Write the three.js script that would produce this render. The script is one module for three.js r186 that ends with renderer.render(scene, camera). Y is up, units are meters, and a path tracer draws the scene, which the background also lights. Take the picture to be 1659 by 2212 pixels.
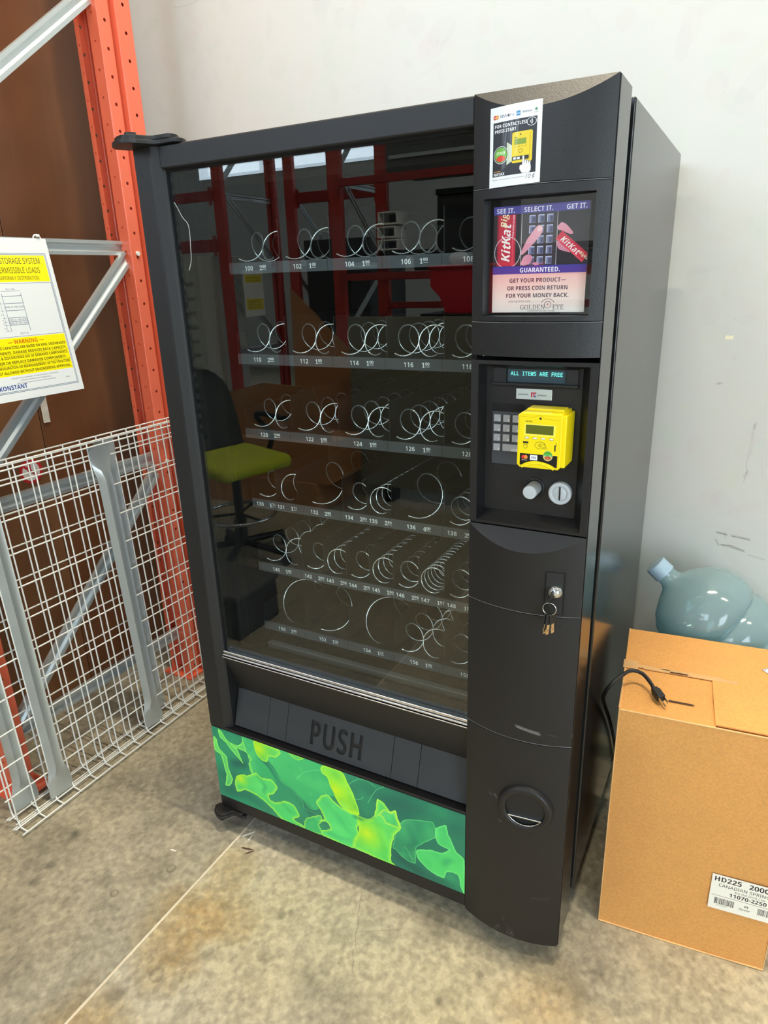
import * as THREE from 'three';
import { RoundedBoxGeometry } from 'three/addons/geometries/RoundedBoxGeometry.js';
import { mergeGeometries, mergeVertices, toCreasedNormals } from 'three/addons/utils/BufferGeometryUtils.js';
import { RectAreaLightUniformsLib } from 'three/addons/lights/RectAreaLightUniformsLib.js';
import { FontLoader } from 'three/addons/loaders/FontLoader.js';

/* ---------- camera, sky, large lights, exposure ---------- */
const scene = new THREE.Scene();
const camera = new THREE.PerspectiveCamera(2 * Math.atan(1106 / 1461.345) * 180 / Math.PI, 1659 / 2212, 0.05, 60);
camera.position.set(1.2409, 1.5527, 1.1939);
camera.rotation.order = 'YXZ';
camera.rotation.set(-0.3341, 0.4995, -0.0321);
const renderer = new THREE.WebGLRenderer({ antialias: true });
renderer.toneMapping = THREE.LinearToneMapping;
renderer.toneMappingExposure = 0.655;
renderer.shadowMap.enabled = true;
RectAreaLightUniformsLib.init();
scene.background = new THREE.Color().setRGB(4.2, 4.9, 5.5);          // bright overcast sky outside the clerestory
const PI = Math.PI, DOOR = { x: 6, y0: 0.05, y1: 3.5, z0: 3.4, z1: 7.4 };                // open loading doorway in the right-hand wall
const WIN = { x0: -8, x1: 1.4, y0: 3.3, y1: 6.3, z: 9.2 };
const DAY = 8, LAMP = 1350;                                           // radiance of window daylight and of the ceiling strips
{
  const day = new THREE.RectAreaLight(new THREE.Color().setRGB(0.78, 0.95, 1.1), DAY, WIN.x1 - WIN.x0, WIN.y1 - WIN.y0);
  day.name = 'window_daylight'; day.position.set((WIN.x0 + WIN.x1) / 2, (WIN.y0 + WIN.y1) / 2, WIN.z - 0.06);
  day.castShadow = true; scene.add(day);
  const side = new THREE.RectAreaLight(new THREE.Color().setRGB(0.80, 0.95, 1.06), 10, DOOR.z1 - DOOR.z0, DOOR.y1 - DOOR.y0);
  side.name = 'doorway_daylight'; side.position.set(DOOR.x - 0.06, (DOOR.y0 + DOOR.y1) / 2, (DOOR.z0 + DOOR.z1) / 2); side.rotation.y = PI / 2; side.castShadow = true; scene.add(side);
}

/* ---------- helpers ---------- */
const V3 = (x, y, z) => new THREE.Vector3(x, y, z);
let rs = 12345; const rnd = () => { rs = (Math.imul(rs, 1664525) + 1013904223) >>> 0; return rs / 4294967296; };
const names = new Map();
function numbered(n) { const k = names.get(n) ?? 0; names.set(n, k + 1); return k ? `${n}_${String(k).padStart(3, '0')}` : n; }
function shade(o) { o.castShadow = true; o.receiveShadow = true; return o; }
function triUV(g) {                                                   // uv in metres by the main direction of each face
  if (g.index) g = g.toNonIndexed();
  const p = g.attributes.position, uv = new Float32Array(p.count * 2), a = V3(), b = V3(), c = V3();
  for (let i = 0; i < p.count; i += 3) {
    a.fromBufferAttribute(p, i); b.fromBufferAttribute(p, i + 1); c.fromBufferAttribute(p, i + 2);
    const n = b.clone().sub(a).cross(c.clone().sub(a)), ax = Math.abs(n.x), ay = Math.abs(n.y), az = Math.abs(n.z);
    [a, b, c].forEach((v, k) => {
      const q = ax > ay && ax > az ? [v.z, v.y] : ay > az ? [v.x, v.z] : [v.x, v.y];
      uv[(i + k) * 2] = q[0]; uv[(i + k) * 2 + 1] = q[1];
    });
  }
  g.setAttribute('uv', new THREE.BufferAttribute(uv, 2));
  return g;
}
function mesh(name, geo, mat, parent, keepUV = false) {
  if (Array.isArray(geo)) geo = merge(geo);
  if (!keepUV) geo = triUV(geo);
  const m = shade(new THREE.Mesh(geo, mat));
  m.name = parent === scene ? numbered(name) : name; parent.add(m); return m;
}
function merge(list) {
  return mergeGeometries(list.map((g) => { const q = g.index ? g.toNonIndexed() : g.clone(); for (const k of Object.keys(q.attributes)) if (!['position', 'normal'].includes(k)) q.deleteAttribute(k); return q; }));
}
function thing(name, label, category, at = [0, 0, 0], group) {
  const g = new THREE.Group(); g.name = numbered(name); g.userData = { label, category }; if (group) g.userData.group = group;
  g.position.set(...at); scene.add(g); return g;
}
function rebase(g, [x, y, z]) { g.position.set(x, y, z); for (const c of g.children) c.position.sub(V3(x, y, z)); return g; }
function tag(m, label, category, group) { Object.assign(m.userData, { label, category }); if (group) m.userData.group = group; return m; }
function structure(m, label, category) { Object.assign(m.userData, { kind: 'structure', label, category }); return m; }
const box = (x0, x1, y0, y1, z0, z1) => new THREE.BoxGeometry(x1 - x0, y1 - y0, z1 - z0).translate((x0 + x1) / 2, (y0 + y1) / 2, (z0 + z1) / 2);
const rbox = (x0, x1, y0, y1, z0, z1, r = 0.003, s = 2) => new RoundedBoxGeometry(x1 - x0, y1 - y0, z1 - z0, s, Math.min(r, (x1 - x0) / 2.01, (y1 - y0) / 2.01, (z1 - z0) / 2.01)).translate((x0 + x1) / 2, (y0 + y1) / 2, (z0 + z1) / 2);
const cyl = (r0, r1, h, n = 24) => new THREE.CylinderGeometry(r0, r1, h, n);
function bar(a, b, r, n = 6) {                                        // round bar from a to b
  const A = V3(...a), B = V3(...b), d = B.clone().sub(A), g = new THREE.CylinderGeometry(r, r, d.length(), n);
  g.applyQuaternion(new THREE.Quaternion().setFromUnitVectors(V3(0, 1, 0), d.normalize()));
  return g.translate((A.x + B.x) / 2, (A.y + B.y) / 2, (A.z + B.z) / 2);
}
function tube(pts, r, seg = 40, n = 8, closed = false) { return new THREE.TubeGeometry(new THREE.CatmullRomCurve3(pts.map((p) => V3(...p)), closed), seg, r, n, closed); }
class Soup {
  constructor() { this.p = []; }
  tri(a, b, c) { this.p.push(...a, ...b, ...c); return this; }
  quad(a, b, c, d) { return this.tri(a, b, c).tri(a, c, d); }
  done(angle = 0.6) {
    const g = new THREE.BufferGeometry(); g.setAttribute('position', new THREE.BufferAttribute(new Float32Array(this.p), 3));
    g.computeVertexNormals(); return toCreasedNormals(g, angle);
  }
}
function extrude(pts, h, holes = [], bevel = 0) {                     // outline in x, y extruded along z
  const s = new THREE.Shape(pts.map((p) => new THREE.Vector2(...p)));
  for (const q of holes) s.holes.push(new THREE.Path(q.map((p) => new THREE.Vector2(...p))));
  return new THREE.ExtrudeGeometry(s, { depth: h, bevelEnabled: bevel > 0, bevelThickness: bevel, bevelSize: bevel, bevelSegments: 2, curveSegments: 8 });
}
const circle = (x, y, r, n = 10) => Array.from({ length: n }, (_, i) => [x + r * Math.cos(-i / n * 2 * PI), y + r * Math.sin(-i / n * 2 * PI)]);

/* ---------- procedural textures ---------- */
const PERM = (() => { let s = 7; const p = Array.from({ length: 256 }, (_, i) => i); for (let i = 255; i > 0; i--) { s = (Math.imul(s, 1103515245) + 12345) & 0x7fffffff; const j = s % (i + 1); [p[i], p[j]] = [p[j], p[i]]; } return p; })();
const hash = (x, y, per) => PERM[(PERM[((x % per) + per) % per & 255] + (((y % per) + per) % per)) & 255] / 255;
function vnoise(x, y, per) {
  const ix = Math.floor(x), iy = Math.floor(y), fx = x - ix, fy = y - iy, u = fx * fx * (3 - 2 * fx), v = fy * fy * (3 - 2 * fy);
  const a = hash(ix, iy, per), b = hash(ix + 1, iy, per), c = hash(ix, iy + 1, per), d = hash(ix + 1, iy + 1, per);
  return a + (b - a) * u + (c - a) * v + (a - b - c + d) * u * v;
}
function fbm(u, v, base, oct) { let s = 0, a = 0.5, t = 0, f = base; for (let i = 0; i < oct; i++) { s += a * vnoise(u * f, v * f, Math.min(f, 256)); t += a; a *= 0.55; f *= 2; } return s / t; }
function dataTex(n, fn, srgb = true, rep = 1) {
  const d = new Uint8Array(n * n * 4);
  for (let y = 0; y < n; y++) for (let x = 0; x < n; x++) { const c = fn((x + 0.5) / n, (y + 0.5) / n), o = (y * n + x) * 4; d[o] = Math.max(0, Math.min(255, c[0])); d[o + 1] = Math.max(0, Math.min(255, c[1])); d[o + 2] = Math.max(0, Math.min(255, c[2])); d[o + 3] = 255; }
  const t = new THREE.DataTexture(d, n, n); t.wrapS = t.wrapT = THREE.RepeatWrapping; t.magFilter = THREE.LinearFilter; t.minFilter = THREE.LinearFilter;
  if (srgb) t.colorSpace = THREE.SRGBColorSpace; t.repeat.set(rep, rep); t.needsUpdate = true; return t;
}
const grain = dataTex(512, (u, v) => { const k = 255 * (0.55 * fbm(u, v, 128, 2) + 0.45 * fbm(u, v, 24, 3)); return [k, k, k]; }, false, 5);
const mottle = dataTex(512, (u, v) => { const k = 255 * fbm(u, v, 6, 6); return [k, k, k]; }, false, 1.3);
function canvasTex(w, h, draw) {
  const c = document.createElement('canvas'); c.width = w; c.height = h; const x = c.getContext('2d'); draw(x, w, h);
  const t = new THREE.CanvasTexture(c); t.colorSpace = THREE.SRGBColorSpace; t.magFilter = THREE.LinearFilter; t.anisotropy = 8; return t;
}
const P = (o) => new THREE.MeshPhysicalMaterial(o), col = (r, g, b) => new THREE.Color(`rgb(${r},${g},${b})`);
const mat = (c, rough = 0.5, metal = 0, extra = {}) => P({ color: Array.isArray(c) ? col(...c) : c, roughness: rough, metalness: metal, ...extra });
function tinted(n, base, spread, rough, rep, extra = {}) {            // base colour with soft blotches and grain
  const t = dataTex(n, (u, v) => { const k = (fbm(u, v, 4, 6) - 0.5) * 2 * spread + (fbm(u, v, 160, 2) - 0.5) * spread; return base.map((b) => b * (1 + k)); }, true, rep);
  return P({ map: t, roughness: rough, ...extra });
}
/* a printed face: front plane with its own 0..1 uv */
function sheet(name, w, h, tex, parent, extra = {}) {
  const m = shade(new THREE.Mesh(new THREE.PlaneGeometry(w, h), P({ map: tex, roughness: 0.45, ...extra }))); m.name = name; parent.add(m); return m;
}

const M = {
  black: mat([20, 20, 22], 0.46, 0, { bumpMap: grain, bumpScale: 0.00025 }),
  blackSmooth: mat([22, 23, 25], 0.5),
  cabinet: mat([30, 31, 32], 0.17),
  pit: mat([9, 9, 10], 0.8),
  inside: mat([17, 17, 18], 0.55),
  tray: mat([15, 15, 16], 0.5),
  chrome: mat([225, 226, 228], 0.12, 1),
  coilWire: mat([228, 229, 232], 0.2, 0.82),
  alu: mat([205, 207, 208], 0.26, 1),
  galv: P({ color: col(196, 205, 208), roughness: 0.42, metalness: 0.75, bumpMap: mottle, bumpScale: 0.0006 }),
  orange: P({ color: col(230, 108, 78), roughness: 0.3, clearcoat: 0.4, clearcoatRoughness: 0.15 }),
  redpaint: P({ color: col(150, 44, 40), roughness: 0.4 }),
  hallRed: P({ color: col(178, 54, 44), roughness: 0.4 }),
  wire: mat([226, 228, 224], 0.35, 0.15),
  rubber: mat([22, 22, 23], 0.55),
  yellow: mat([246, 222, 8], 0.34),
  greyPlastic: mat([186, 192, 196], 0.42),
  keyGrey: mat([158, 160, 164], 0.5),
  white: mat([232, 232, 228], 0.5),
};
/* ---------- the room ---------- */
const WZ = -0.92;                                                     // face of the back wall
const OX = 1.25, OZ = 1.0;                                           // corner of the drawn square of floor
// concrete: one 3.2 m square of floor, drawn once; stains, spots and cracks where they lie
function stain(D, n, S, x, z, r, amt, tint = [1, 1, 1], ring = 0) {
  const cx = (x + OX) / S * n, cz = (z + OZ) / S * n, R = r / S * n;
  for (let j = Math.floor(cz - 1.4 * R); j <= cz + 1.4 * R; j++) for (let i = Math.floor(cx - 1.4 * R); i <= cx + 1.4 * R; i++) {
    if (i < 0 || j < 0 || i >= n || j >= n) continue;
    const wob = 0.75 + 0.6 * fbm(i / n, j / n, 60, 3), d = Math.hypot(i - cx, j - cz) / (R * wob);
    if (d > 1) continue;
    const k = amt * (ring ? Math.exp(-(((d - 0.75) / 0.18) ** 2)) : 1 - d * d) * (0.6 + 0.8 * fbm(i / n, j / n, 200, 2)), o = (j * n + i) * 4;
    for (let c = 0; c < 3; c++) D[o + c] = Math.max(0, Math.min(255, D[o + c] * (1 - k * (1 - tint[c] * 0.35))));
  }
}
const floorTex = (() => {
  const n = 2048, S = 3.2;
  const t = dataTex(n, (u, v) => {
    const x = u * S - OX, z = v * S - OZ;
    const big = fbm(u, v, 4, 5), mid = fbm(u + 0.37, v + 0.11, 48, 3), fine = fbm(u, v, 256, 2), grit = hash(Math.floor(u * n), Math.floor(v * n), 256);
    let k = 0.84 + 0.16 * (big - 0.5) + 0.08 * (mid - 0.5) + 0.28 * (fine - 0.5) + (grit > 0.985 ? 0.10 : 0) - (grit < 0.02 ? 0.12 : 0);
    const warm = 0.5 + 1.6 * (fbm(u + 0.6, v + 0.2, 6, 3) - 0.5);
    const side = x < 0.077 ? 0.88 : 1;                                // the two pours differ a little in tone
    k *= side;
    return [k * (194 + 12 * warm), k * (187 + 4 * warm), k * (168 - 12 * warm)];
  });
  const D = t.image.data;
  for (const [x, z, r, a] of [[-0.19, 0.401, 0.03, 0.3], [-0.337, 0.348, 0.018, 0.5], [-0.351, 0.356, 0.016, 0.5], [-0.329, 0.405, 0.018, 0.5], [-0.373, 0.233, 0.022, 0.5], [-0.148, 0.315, 0.024, 0.35], [0.2, 0.222, 0.02, 0.3], [0.38, 0.297, 0.022, 0.3], [0.343, 0.181, 0.018, 0.5], [0.37, 0.165, 0.012, 0.5], [0.25, 0.349, 0.02, 0.4], [0.123, 0.521, 0.03, 0.45], [0.716, 0.04, 0.06, 0.35], [0.6, 0.33, 0.09, 0.28], [0.5, 0.29, 0.05, 0.28], [0.86, 0.1, 0.012, 0.5], [0.8, 0.2, 0.012, 0.45], [1.1, -0.03, 0.04, 0.35], [1.08, 0.05, 0.05, 0.3], [-0.3, 0.52, 0.1, 0.22], [-0.4, 0.05, 0.12, 0.2], [-0.2, 0.1, 0.09, 0.22], [-0.28, -0.1, 0.1, 0.22], [-0.05, 0.22, 0.06, 0.3], [-0.15, 0.6, 0.08, 0.3], [-0.42, 0.3, 0.14, 0.3], [0.03, -0.05, 0.07, 0.18]]) stain(D, n, S, x, z, r, a * 0.62);
  stain(D, n, S, 0.177, 0.445, 0.022, 0.22, [1, 1, 1], 1); stain(D, n, S, -0.02, 0.2, 0.015, 0.3, [1, 1, 1], 1); stain(D, n, S, -0.1, 0.33, 0.012, 0.3, [1, 1, 1], 1);
  for (const [x, z, r, a] of [[0.13, 0.31, 0.10, 0.34], [0.17, 0.42, 0.07, 0.26], [0.12, 0.62, 0.10, 0.36], [0.22, 0.25, 0.08, 0.24], [0.13, 0.12, 0.07, 0.24], [1.02, 0.1, 0.1, 0.22]]) stain(D, n, S, x, z, r * 1.25, a * 0.7, [2.3, 1.5, 0.2]);
  const dark = (x, z, k) => { const i = Math.round((x + OX) / S * n), j = Math.round((z + OZ) / S * n), o = (j * n + i) * 4; for (let c = 0; c < 3; c++) D[o + c] *= k; };
  for (let i = 0; i <= 190; i++) { const s = i / 190; dark(0.497 + 0.092 * s + 0.003 * (fbm(s, 0.3, 16, 3) - 0.5) * 4, 0.027 + 0.204 * s, 0.8); if (i < 110) dark(0.549 + 0.107 * s * 1.45, 0.13 - 0.061 * s * 1.45 + 0.004 * fbm(s, 0.8, 16, 3), 0.9); }
  t.needsUpdate = true; t.repeat.set(1 / S, 1 / S); t.offset.set(OX / S, OZ / S); t.wrapS = t.wrapT = THREE.MirroredRepeatWrapping;
  return t;
})();
const floorBump = dataTex(512, (u, v) => { const k = 255 * (0.5 * fbm(u, v, 64, 3) + 0.5 * fbm(u, v, 8, 4)); return [k, k, k]; }, false, 1);
const concrete = P({ map: floorTex, roughness: 0.62, bumpMap: floorBump, bumpScale: 0.0012 });
{
  const f = new THREE.Group(); f.name = 'floor'; structure(f, 'bare beige concrete floor with a filled control joint and brown stains', 'floor'); scene.add(f);
  const J = 0.077;                                                    // the joint runs straight towards the wall
  mesh('slab', box(-9, J - 0.004, -0.2, 0, WZ, WIN.z), concrete, f); mesh('slab', box(J + 0.004, 6, -0.2, 0, WZ, WIN.z), concrete, f);
  mesh('joint_filler', box(J - 0.004, J + 0.004, -0.2, -0.0015, WZ, WIN.z), tinted(256, [206, 196, 178], 0.12, 0.8, 3), f).userData.label = 'pale filler in the floor joint';
}
const plaster = tinted(512, [168, 168, 165], 0.012, 0.62, 0.7);
const wallBack = (() => {                                             // scuffs and scratches drawn where they are; 3.4 m square
  const S = 3.4, n = 2048, t = canvasTex(n, n, (c) => {
    c.fillStyle = 'rgb(205,206,202)'; c.fillRect(0, 0, n, n);
    for (let i = 0; i < 2600; i++) { c.fillStyle = `rgba(${rnd() > 0.5 ? 222 : 176},${rnd() > 0.5 ? 222 : 176},${172},0.05)`; c.beginPath(); c.ellipse(rnd() * n, rnd() * n, 4 + rnd() * 26, 3 + rnd() * 18, rnd() * 3, 0, 7); c.fill(); }
    const X = (x) => (x + 1.2) / S * n, Y = (y) => n - y / S * n;
    const scuff = (pts, w0, a, k = 5) => { const w = w0 * 0.45; for (let q = 0; q < k; q++) { c.strokeStyle = `rgba(52,50,46,${a * 0.5 * (0.3 + 0.7 * rnd())})`; c.lineWidth = w * (0.5 + rnd()); c.lineCap = 'round'; c.beginPath(); pts.forEach(([x, y], i) => { const px = X(x) + (rnd() - 0.5) * 4, py = Y(y) + (rnd() - 0.5) * 4; i ? c.lineTo(px, py) : c.moveTo(px, py); }); c.stroke(); } };
    scuff([[-0.673, 2.448], [-0.61, 2.446], [-0.548, 2.455]], 1.4, 0.5, 2);
    scuff([[1.21, 0.806], [1.24, 0.803]], 2.2, 0.8); scuff([[1.25, 0.803], [1.3, 0.797]], 1.8, 0.8); scuff([[1.225, 0.77], [1.25, 0.768], [1.29, 0.757]], 1.8, 0.8); scuff([[1.212, 0.785], [1.222, 0.765]], 1.8, 0.5);
    scuff([[1.23, 0.81], [1.237, 0.79]], 1.2, 0.5, 2); scuff([[1.3, 0.748], [1.345, 0.742]], 1.4, 0.4, 3);
    scuff([[1.269, 1.135], [1.268, 1.07], [1.26, 1.02], [1.272, 0.99]], 1.2, 0.6, 2); scuff([[1.27, 1.14], [1.268, 1.125]], 3.5, 0.6, 3); scuff([[1.258, 0.985], [1.268, 1.0], [1.262, 0.97]], 1.4, 0.6, 3);
    scuff([[1.165, 1.37], [1.176, 1.372]], 2.4, 0.5, 4); scuff([[1.19, 1.31], [1.2, 1.318]], 1.4, 0.4, 2); scuff([[1.16, 1.245], [1.172, 1.242]], 2, 0.5, 3); scuff([[1.14, 1.49], [1.155, 1.475]], 1, 0.3, 2);
    scuff([[1.3, 1.05], [1.31, 0.98]], 1, 0.35, 2); scuff([[1.36, 0.9], [1.4, 0.88]], 1.5, 0.5, 3); scuff([[1.18, 1.42], [1.19, 1.41]], 1, 0.4, 2); scuff([[0.31, 2.2], [0.318, 2.19]], 1.4, 0.3, 2); scuff([[1.05, 0.71], [1.06, 0.7]], 2, 0.3, 2);
    c.fillStyle = 'rgb(240,232,205)'; c.fillRect(X(1.166), Y(1.374), 12, 6);
  });
  t.wrapS = t.wrapT = THREE.MirroredRepeatWrapping; t.repeat.set(1 / S, 1 / S); t.offset.set(1.2 / S, 0);
  return P({ map: t, roughness: 0.55, bumpMap: mottle, bumpScale: 0.0008 });
})();
structure(mesh('wall_back', box(-9, 6, 0, 7, WZ - 0.2, WZ), wallBack, scene), 'white painted wall behind the machine, scuffed low on the right', 'wall');
{
  const w = new THREE.Group(); w.name = 'wall_right'; structure(w, 'plain side wall with an open loading doorway', 'wall'); scene.add(w); const { y0, y1, z0, z1 } = DOOR;
  mesh('panel', box(6, 6.2, 0, 7, WZ - 0.2, z0), plaster, w); mesh('panel', box(6, 6.2, 0, 7, z1, WIN.z + 0.2), plaster, w); mesh('panel', box(6, 6.2, y1, 7, z0, z1), plaster, w); mesh('threshold', box(6, 6.2, 0, y0, z0, z1), plaster, w);
  mesh('jamb', box(5.97, 6.22, 0, y1 + 0.05, z0 - 0.05, z0 + 0.01), M.alu, w); mesh('jamb', box(5.97, 6.22, 0, y1 + 0.05, z1 - 0.01, z1 + 0.05), M.alu, w); mesh('lintel', box(5.97, 6.22, y1 - 0.01, y1 + 0.05, z0, z1), M.alu, w);
}
structure(mesh('wall_outer', box(-9.2, -9, 0, 7, WZ - 0.2, WIN.z + 0.2), plaster, scene), 'plain pale wall at the far side of the hall', 'wall');
structure(mesh('ceiling', box(-9.2, 6.2, 7, 7.2, WZ - 0.2, WIN.z + 0.2), plaster, scene), 'white ceiling of the hall', 'ceiling');
{
  const hallWall = tinted(256, [206, 208, 206], 0.03, 0.7, 0.5);
  const w = new THREE.Group(); w.name = 'wall_far'; structure(w, 'grey far wall with a strip of high windows, mirrored in the machine glass', 'wall'); scene.add(w);
  const { x0, x1, y0, y1, z } = WIN;
  mesh('panel', box(-9, 6, 0, y0, z, z + 0.2), hallWall, w); mesh('panel', box(-9, 6, y1, 7, z, z + 0.2), hallWall, w);
  mesh('panel', box(-9, x0, y0, y1, z, z + 0.2), hallWall, w); mesh('panel', box(x1, 6, y0, y1, z, z + 0.2), hallWall, w);
  const win = new THREE.Group(); win.name = 'window_1'; structure(win, 'strip of bright high windows at the far end of the hall', 'window'); scene.add(win);
  const fr = mat([120, 124, 126], 0.4, 0.6), pane = P({ color: 0xffffff, transmission: 1, roughness: 0.02, thickness: 0, ior: 1.45 }), k = 7;
  for (let i = 0; i <= k; i++) { const x = x0 + (x1 - x0) * i / k; mesh('mullion', box(x - 0.04, x + 0.04, y0, y1, z + 0.02, z + 0.12), fr, win); }
  mesh('sill', box(x0, x1, y0, y0 + 0.06, z + 0.02, z + 0.12), fr, win); mesh('head', box(x0, x1, y1 - 0.06, y1, z + 0.02, z + 0.12), fr, win);
  for (let i = 0; i < k; i++) { const a = x0 + (x1 - x0) * i / k + 0.04, b = x0 + (x1 - x0) * (i + 1) / k - 0.04; mesh('pane', box(a, b, y0 + 0.06, y1 - 0.06, z + 0.07, z + 0.076), pane, win); }
}
/* warm strip lights under the ceiling: a glowing tube and an area light of its size below it */
function stripLight(x, y, z, len, w, L, label) {
  const t = thing('ceiling_light', label, 'light', [x, y, z]);
  mesh('housing', rbox(-len / 2 - 0.03, len / 2 + 0.03, 0.02, 0.09, -0.06, 0.06, 0.01), M.white, t);
  mesh('diffuser', box(-len / 2, len / 2, 0, 0.02, -w / 2, w / 2), P({ color: 0xffffff, emissive: col(255, 214, 160), emissiveIntensity: 4 }), t);
  for (const s of [-1, 1]) mesh('hanger', bar([s * len / 3, 0.09, 0], [s * len / 3, 7 - y, 0], 0.004), M.alu, t);
  const l = new THREE.RectAreaLight(new THREE.Color().setRGB(1.0, 0.88, 0.68), L, len, w); l.name = 'strip_lamp';
  l.position.set(0, -0.006, 0); l.rotation.x = -PI / 2; l.castShadow = true; t.add(l);
}
stripLight(0.85, 6.2, -0.055, 1.7, 0.02, LAMP * 3.3, 'warm strip light hung under the ceiling above the machine');
stripLight(-1.6, 6.2, 2.0, 1.7, 0.06, LAMP * 0.24, 'warm strip light hung under the ceiling above the orange racking');
stripLight(4.0, 6.2, 1.0, 1.7, 0.06, LAMP * 0.3, 'warm strip light hung under the ceiling out over the open floor');

/* brown boards that close the space behind the rack */
{
  const w = new THREE.Group(); w.name = 'wall_left'; structure(w, 'brown laminate boards behind the orange rack frame', 'wall'); scene.add(w);
  const board = (base) => P({ roughness: 0.42, map: dataTex(512, (u, v) => { const g = fbm(u * 1, v * 0.12, 60, 4), k = 0.86 + 0.08 * (g - 0.5) + 0.22 * (fbm(u, v, 3, 4) - 0.5); return base.map((b) => b * k); }, true, 0.8) });
  const dark = board([116, 72, 42]), pale = board([134, 90, 56]);
  for (const [a, b, m] of [[WZ, -0.318, dark], [-0.315, 0.42, pale]]) mesh('panel', rbox(-0.99, -0.955, 0, 3.6, a, b, 0.002), m, w);
}
/* ---------- the vending machine ---------- */
const W = 1.0127, XC = 0.783, H = 1.83;
const vm = thing('vending_machine', 'tall black snack vending machine with glass front and empty spiral coils', 'vending machine');
// cabinet behind the door: five thick sheets round an open front
mesh('cabinet_shell', [rbox(W - 0.03, W, 0.085, 1.826, -0.86, -0.152, 0.004), rbox(0.004, 0.034, 0.085, 1.826, -0.86, -0.152, 0.004), box(0.034, W - 0.03, 0.085, 1.826, -0.86, -0.83), box(0.034, W - 0.03, 1.79, 1.826, -0.83, -0.152), box(0.034, W - 0.03, 0.085, 0.12, -0.83, -0.152)], M.cabinet, vm);
mesh('inner_lining', [box(0.034, 0.06, 0.12, 1.79, -0.83, -0.152), box(0.06, 0.96, 0.12, 1.79, -0.83, -0.80), box(0.06, 0.96, 1.76, 1.79, -0.80, -0.152), box(0.93, 0.982, 0.12, 1.79, -0.83, -0.152)], M.inside, vm);
mesh('door_gasket', [box(0.02, W - 0.022, 1.775, 1.822, -0.153, -0.099), box(0.02, W - 0.022, 0.09, 0.13, -0.153, -0.099), box(0.02, 0.05, 0.13, 1.775, -0.153, -0.099), box(W - 0.05, W - 0.022, 0.13, 1.775, -0.153, -0.099)], M.pit, vm);
for (const [x, z] of [[0.06, -0.2], [W - 0.06, -0.2], [0.06, -0.8], [W - 0.06, -0.8]]) mesh('foot', [cyl(0.014, 0.014, 0.075, 16).translate(x, 0.0475, z), cyl(0.028, 0.032, 0.012, 20).translate(x, 0.006, z)], M.alu, vm);
mesh('coin_shelf', box(0.8, 0.985, 1.0, 1.02, -0.7, -0.1), M.inside, vm);

// door: left stile with its bevelled inner edge, top rail
{
  const prof = [[0, 0], [0.044, 0], [0.05, 0.0015], [0.066, 0.012], [0.07, 0.018], [0.07, 0.1], [0, 0.1]];
  mesh('left_stile', [extrude(prof, H - 0.358).rotateX(-PI / 2).translate(0, 0.358, 0)], M.blackSmooth, vm);
  mesh('top_rail', rbox(0.07, XC, 1.785, H, -0.1, -0.003, 0.004), M.blackSmooth, vm);
  mesh('glass_channel', [box(0.07, 0.079, 0.6, 1.785, -0.05, -0.028), box(0.07, XC, 1.781, 1.785, -0.05, -0.02), box(0.774, XC, 0.6, 1.785, -0.05, -0.028)], M.pit, vm);
  const pane = P({ color: col(246, 250, 248), transmission: 1, roughness: 0.0, thickness: 0, ior: 1.55 });
  mesh('glass_pane', box(0.072, 0.781, 0.602, 1.783, -0.028, -0.024), pane, vm).userData.label = 'clear glass front mirroring the hall';
  mesh('glass_scratch', tube([[0.079, 1.721, -0.0235], [0.087, 1.708, -0.0235], [0.099, 1.688, -0.0235], [0.11, 1.677, -0.0235], [0.113, 1.664, -0.0235], [0.111, 1.626, -0.0235], [0.108, 1.6, -0.0235], [0.099, 1.58, -0.0235]], 0.0007, 60, 5), mat([200, 204, 204], 0.5), vm).userData.label = 'thin white scratch on the glass';
  mesh('glass_trim', [rbox(0.07, XC, 0.6, 0.6075, -0.026, -0.012, 0.002), rbox(0.07, XC, 0.5945, 0.599, -0.02, -0.008, 0.0015), rbox(0.07, XC, 0.589, 0.592, -0.014, -0.006, 0.001)], M.chrome, vm).userData.label = 'bright metal strip under the glass';
  mesh('lower_fascia', extrude([[0.1, 0.592], [0.1, 0.468], [0.052, 0.468], [0.012, 0.586], [0.01, 0.592]], XC - 0.07).rotateY(PI / 2).translate(0.07, 0, 0), M.black, vm);
}
// push flap: slants forward at its foot, letters cut in, seams as real gaps
const font = await new FontLoader().loadAsync('fonts/droid/droid_sans_bold.typeface.json');
{
  const flap = new THREE.Group(); flap.name = 'push_flap'; vm.add(flap);
  flap.position.set(0, 0.362, -0.024); flap.rotation.x = -0.30;
  const hgt = 0.112, M2 = tinted(256, [48, 51, 54], 0.1, 0.6, 3, { bumpMap: grain, bumpScale: 0.0003 });
  const shapes = font.generateShapes('PUSH', 0.062), holes = [], islands = [];
  let bx = [1e9, -1e9];
  for (const s of shapes) for (const p of s.getPoints(6)) { bx[0] = Math.min(bx[0], p.x); bx[1] = Math.max(bx[1], p.x); }
  const sx = 0.158 / (bx[1] - bx[0]), fix = (p) => [0.326 + (p.x - bx[0]) * sx, 0.018 + p.y * 1.08];
  for (const s of shapes) { holes.push(s.getPoints(6).map(fix)); for (const h of s.holes) islands.push(h.getPoints(6).map(fix)); }
  const xs = [[0.074, 0.186], [0.1872, 0.248], [0.2495, 0.571], [0.5725, 0.645], [0.6465, 0.776]];
  xs.forEach(([a, b], i) => mesh('flap_panel', [extrude([[a, 0], [b, 0], [b, hgt], [a, hgt]], 0.004, i === 2 ? holes : []), ...(i === 2 ? islands.map((q) => extrude(q, 0.004)) : [])], M2, flap));
  mesh('flap_back', box(0.074, 0.776, 0, hgt, -0.006, 0), M.blackSmooth, flap);
}
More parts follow.
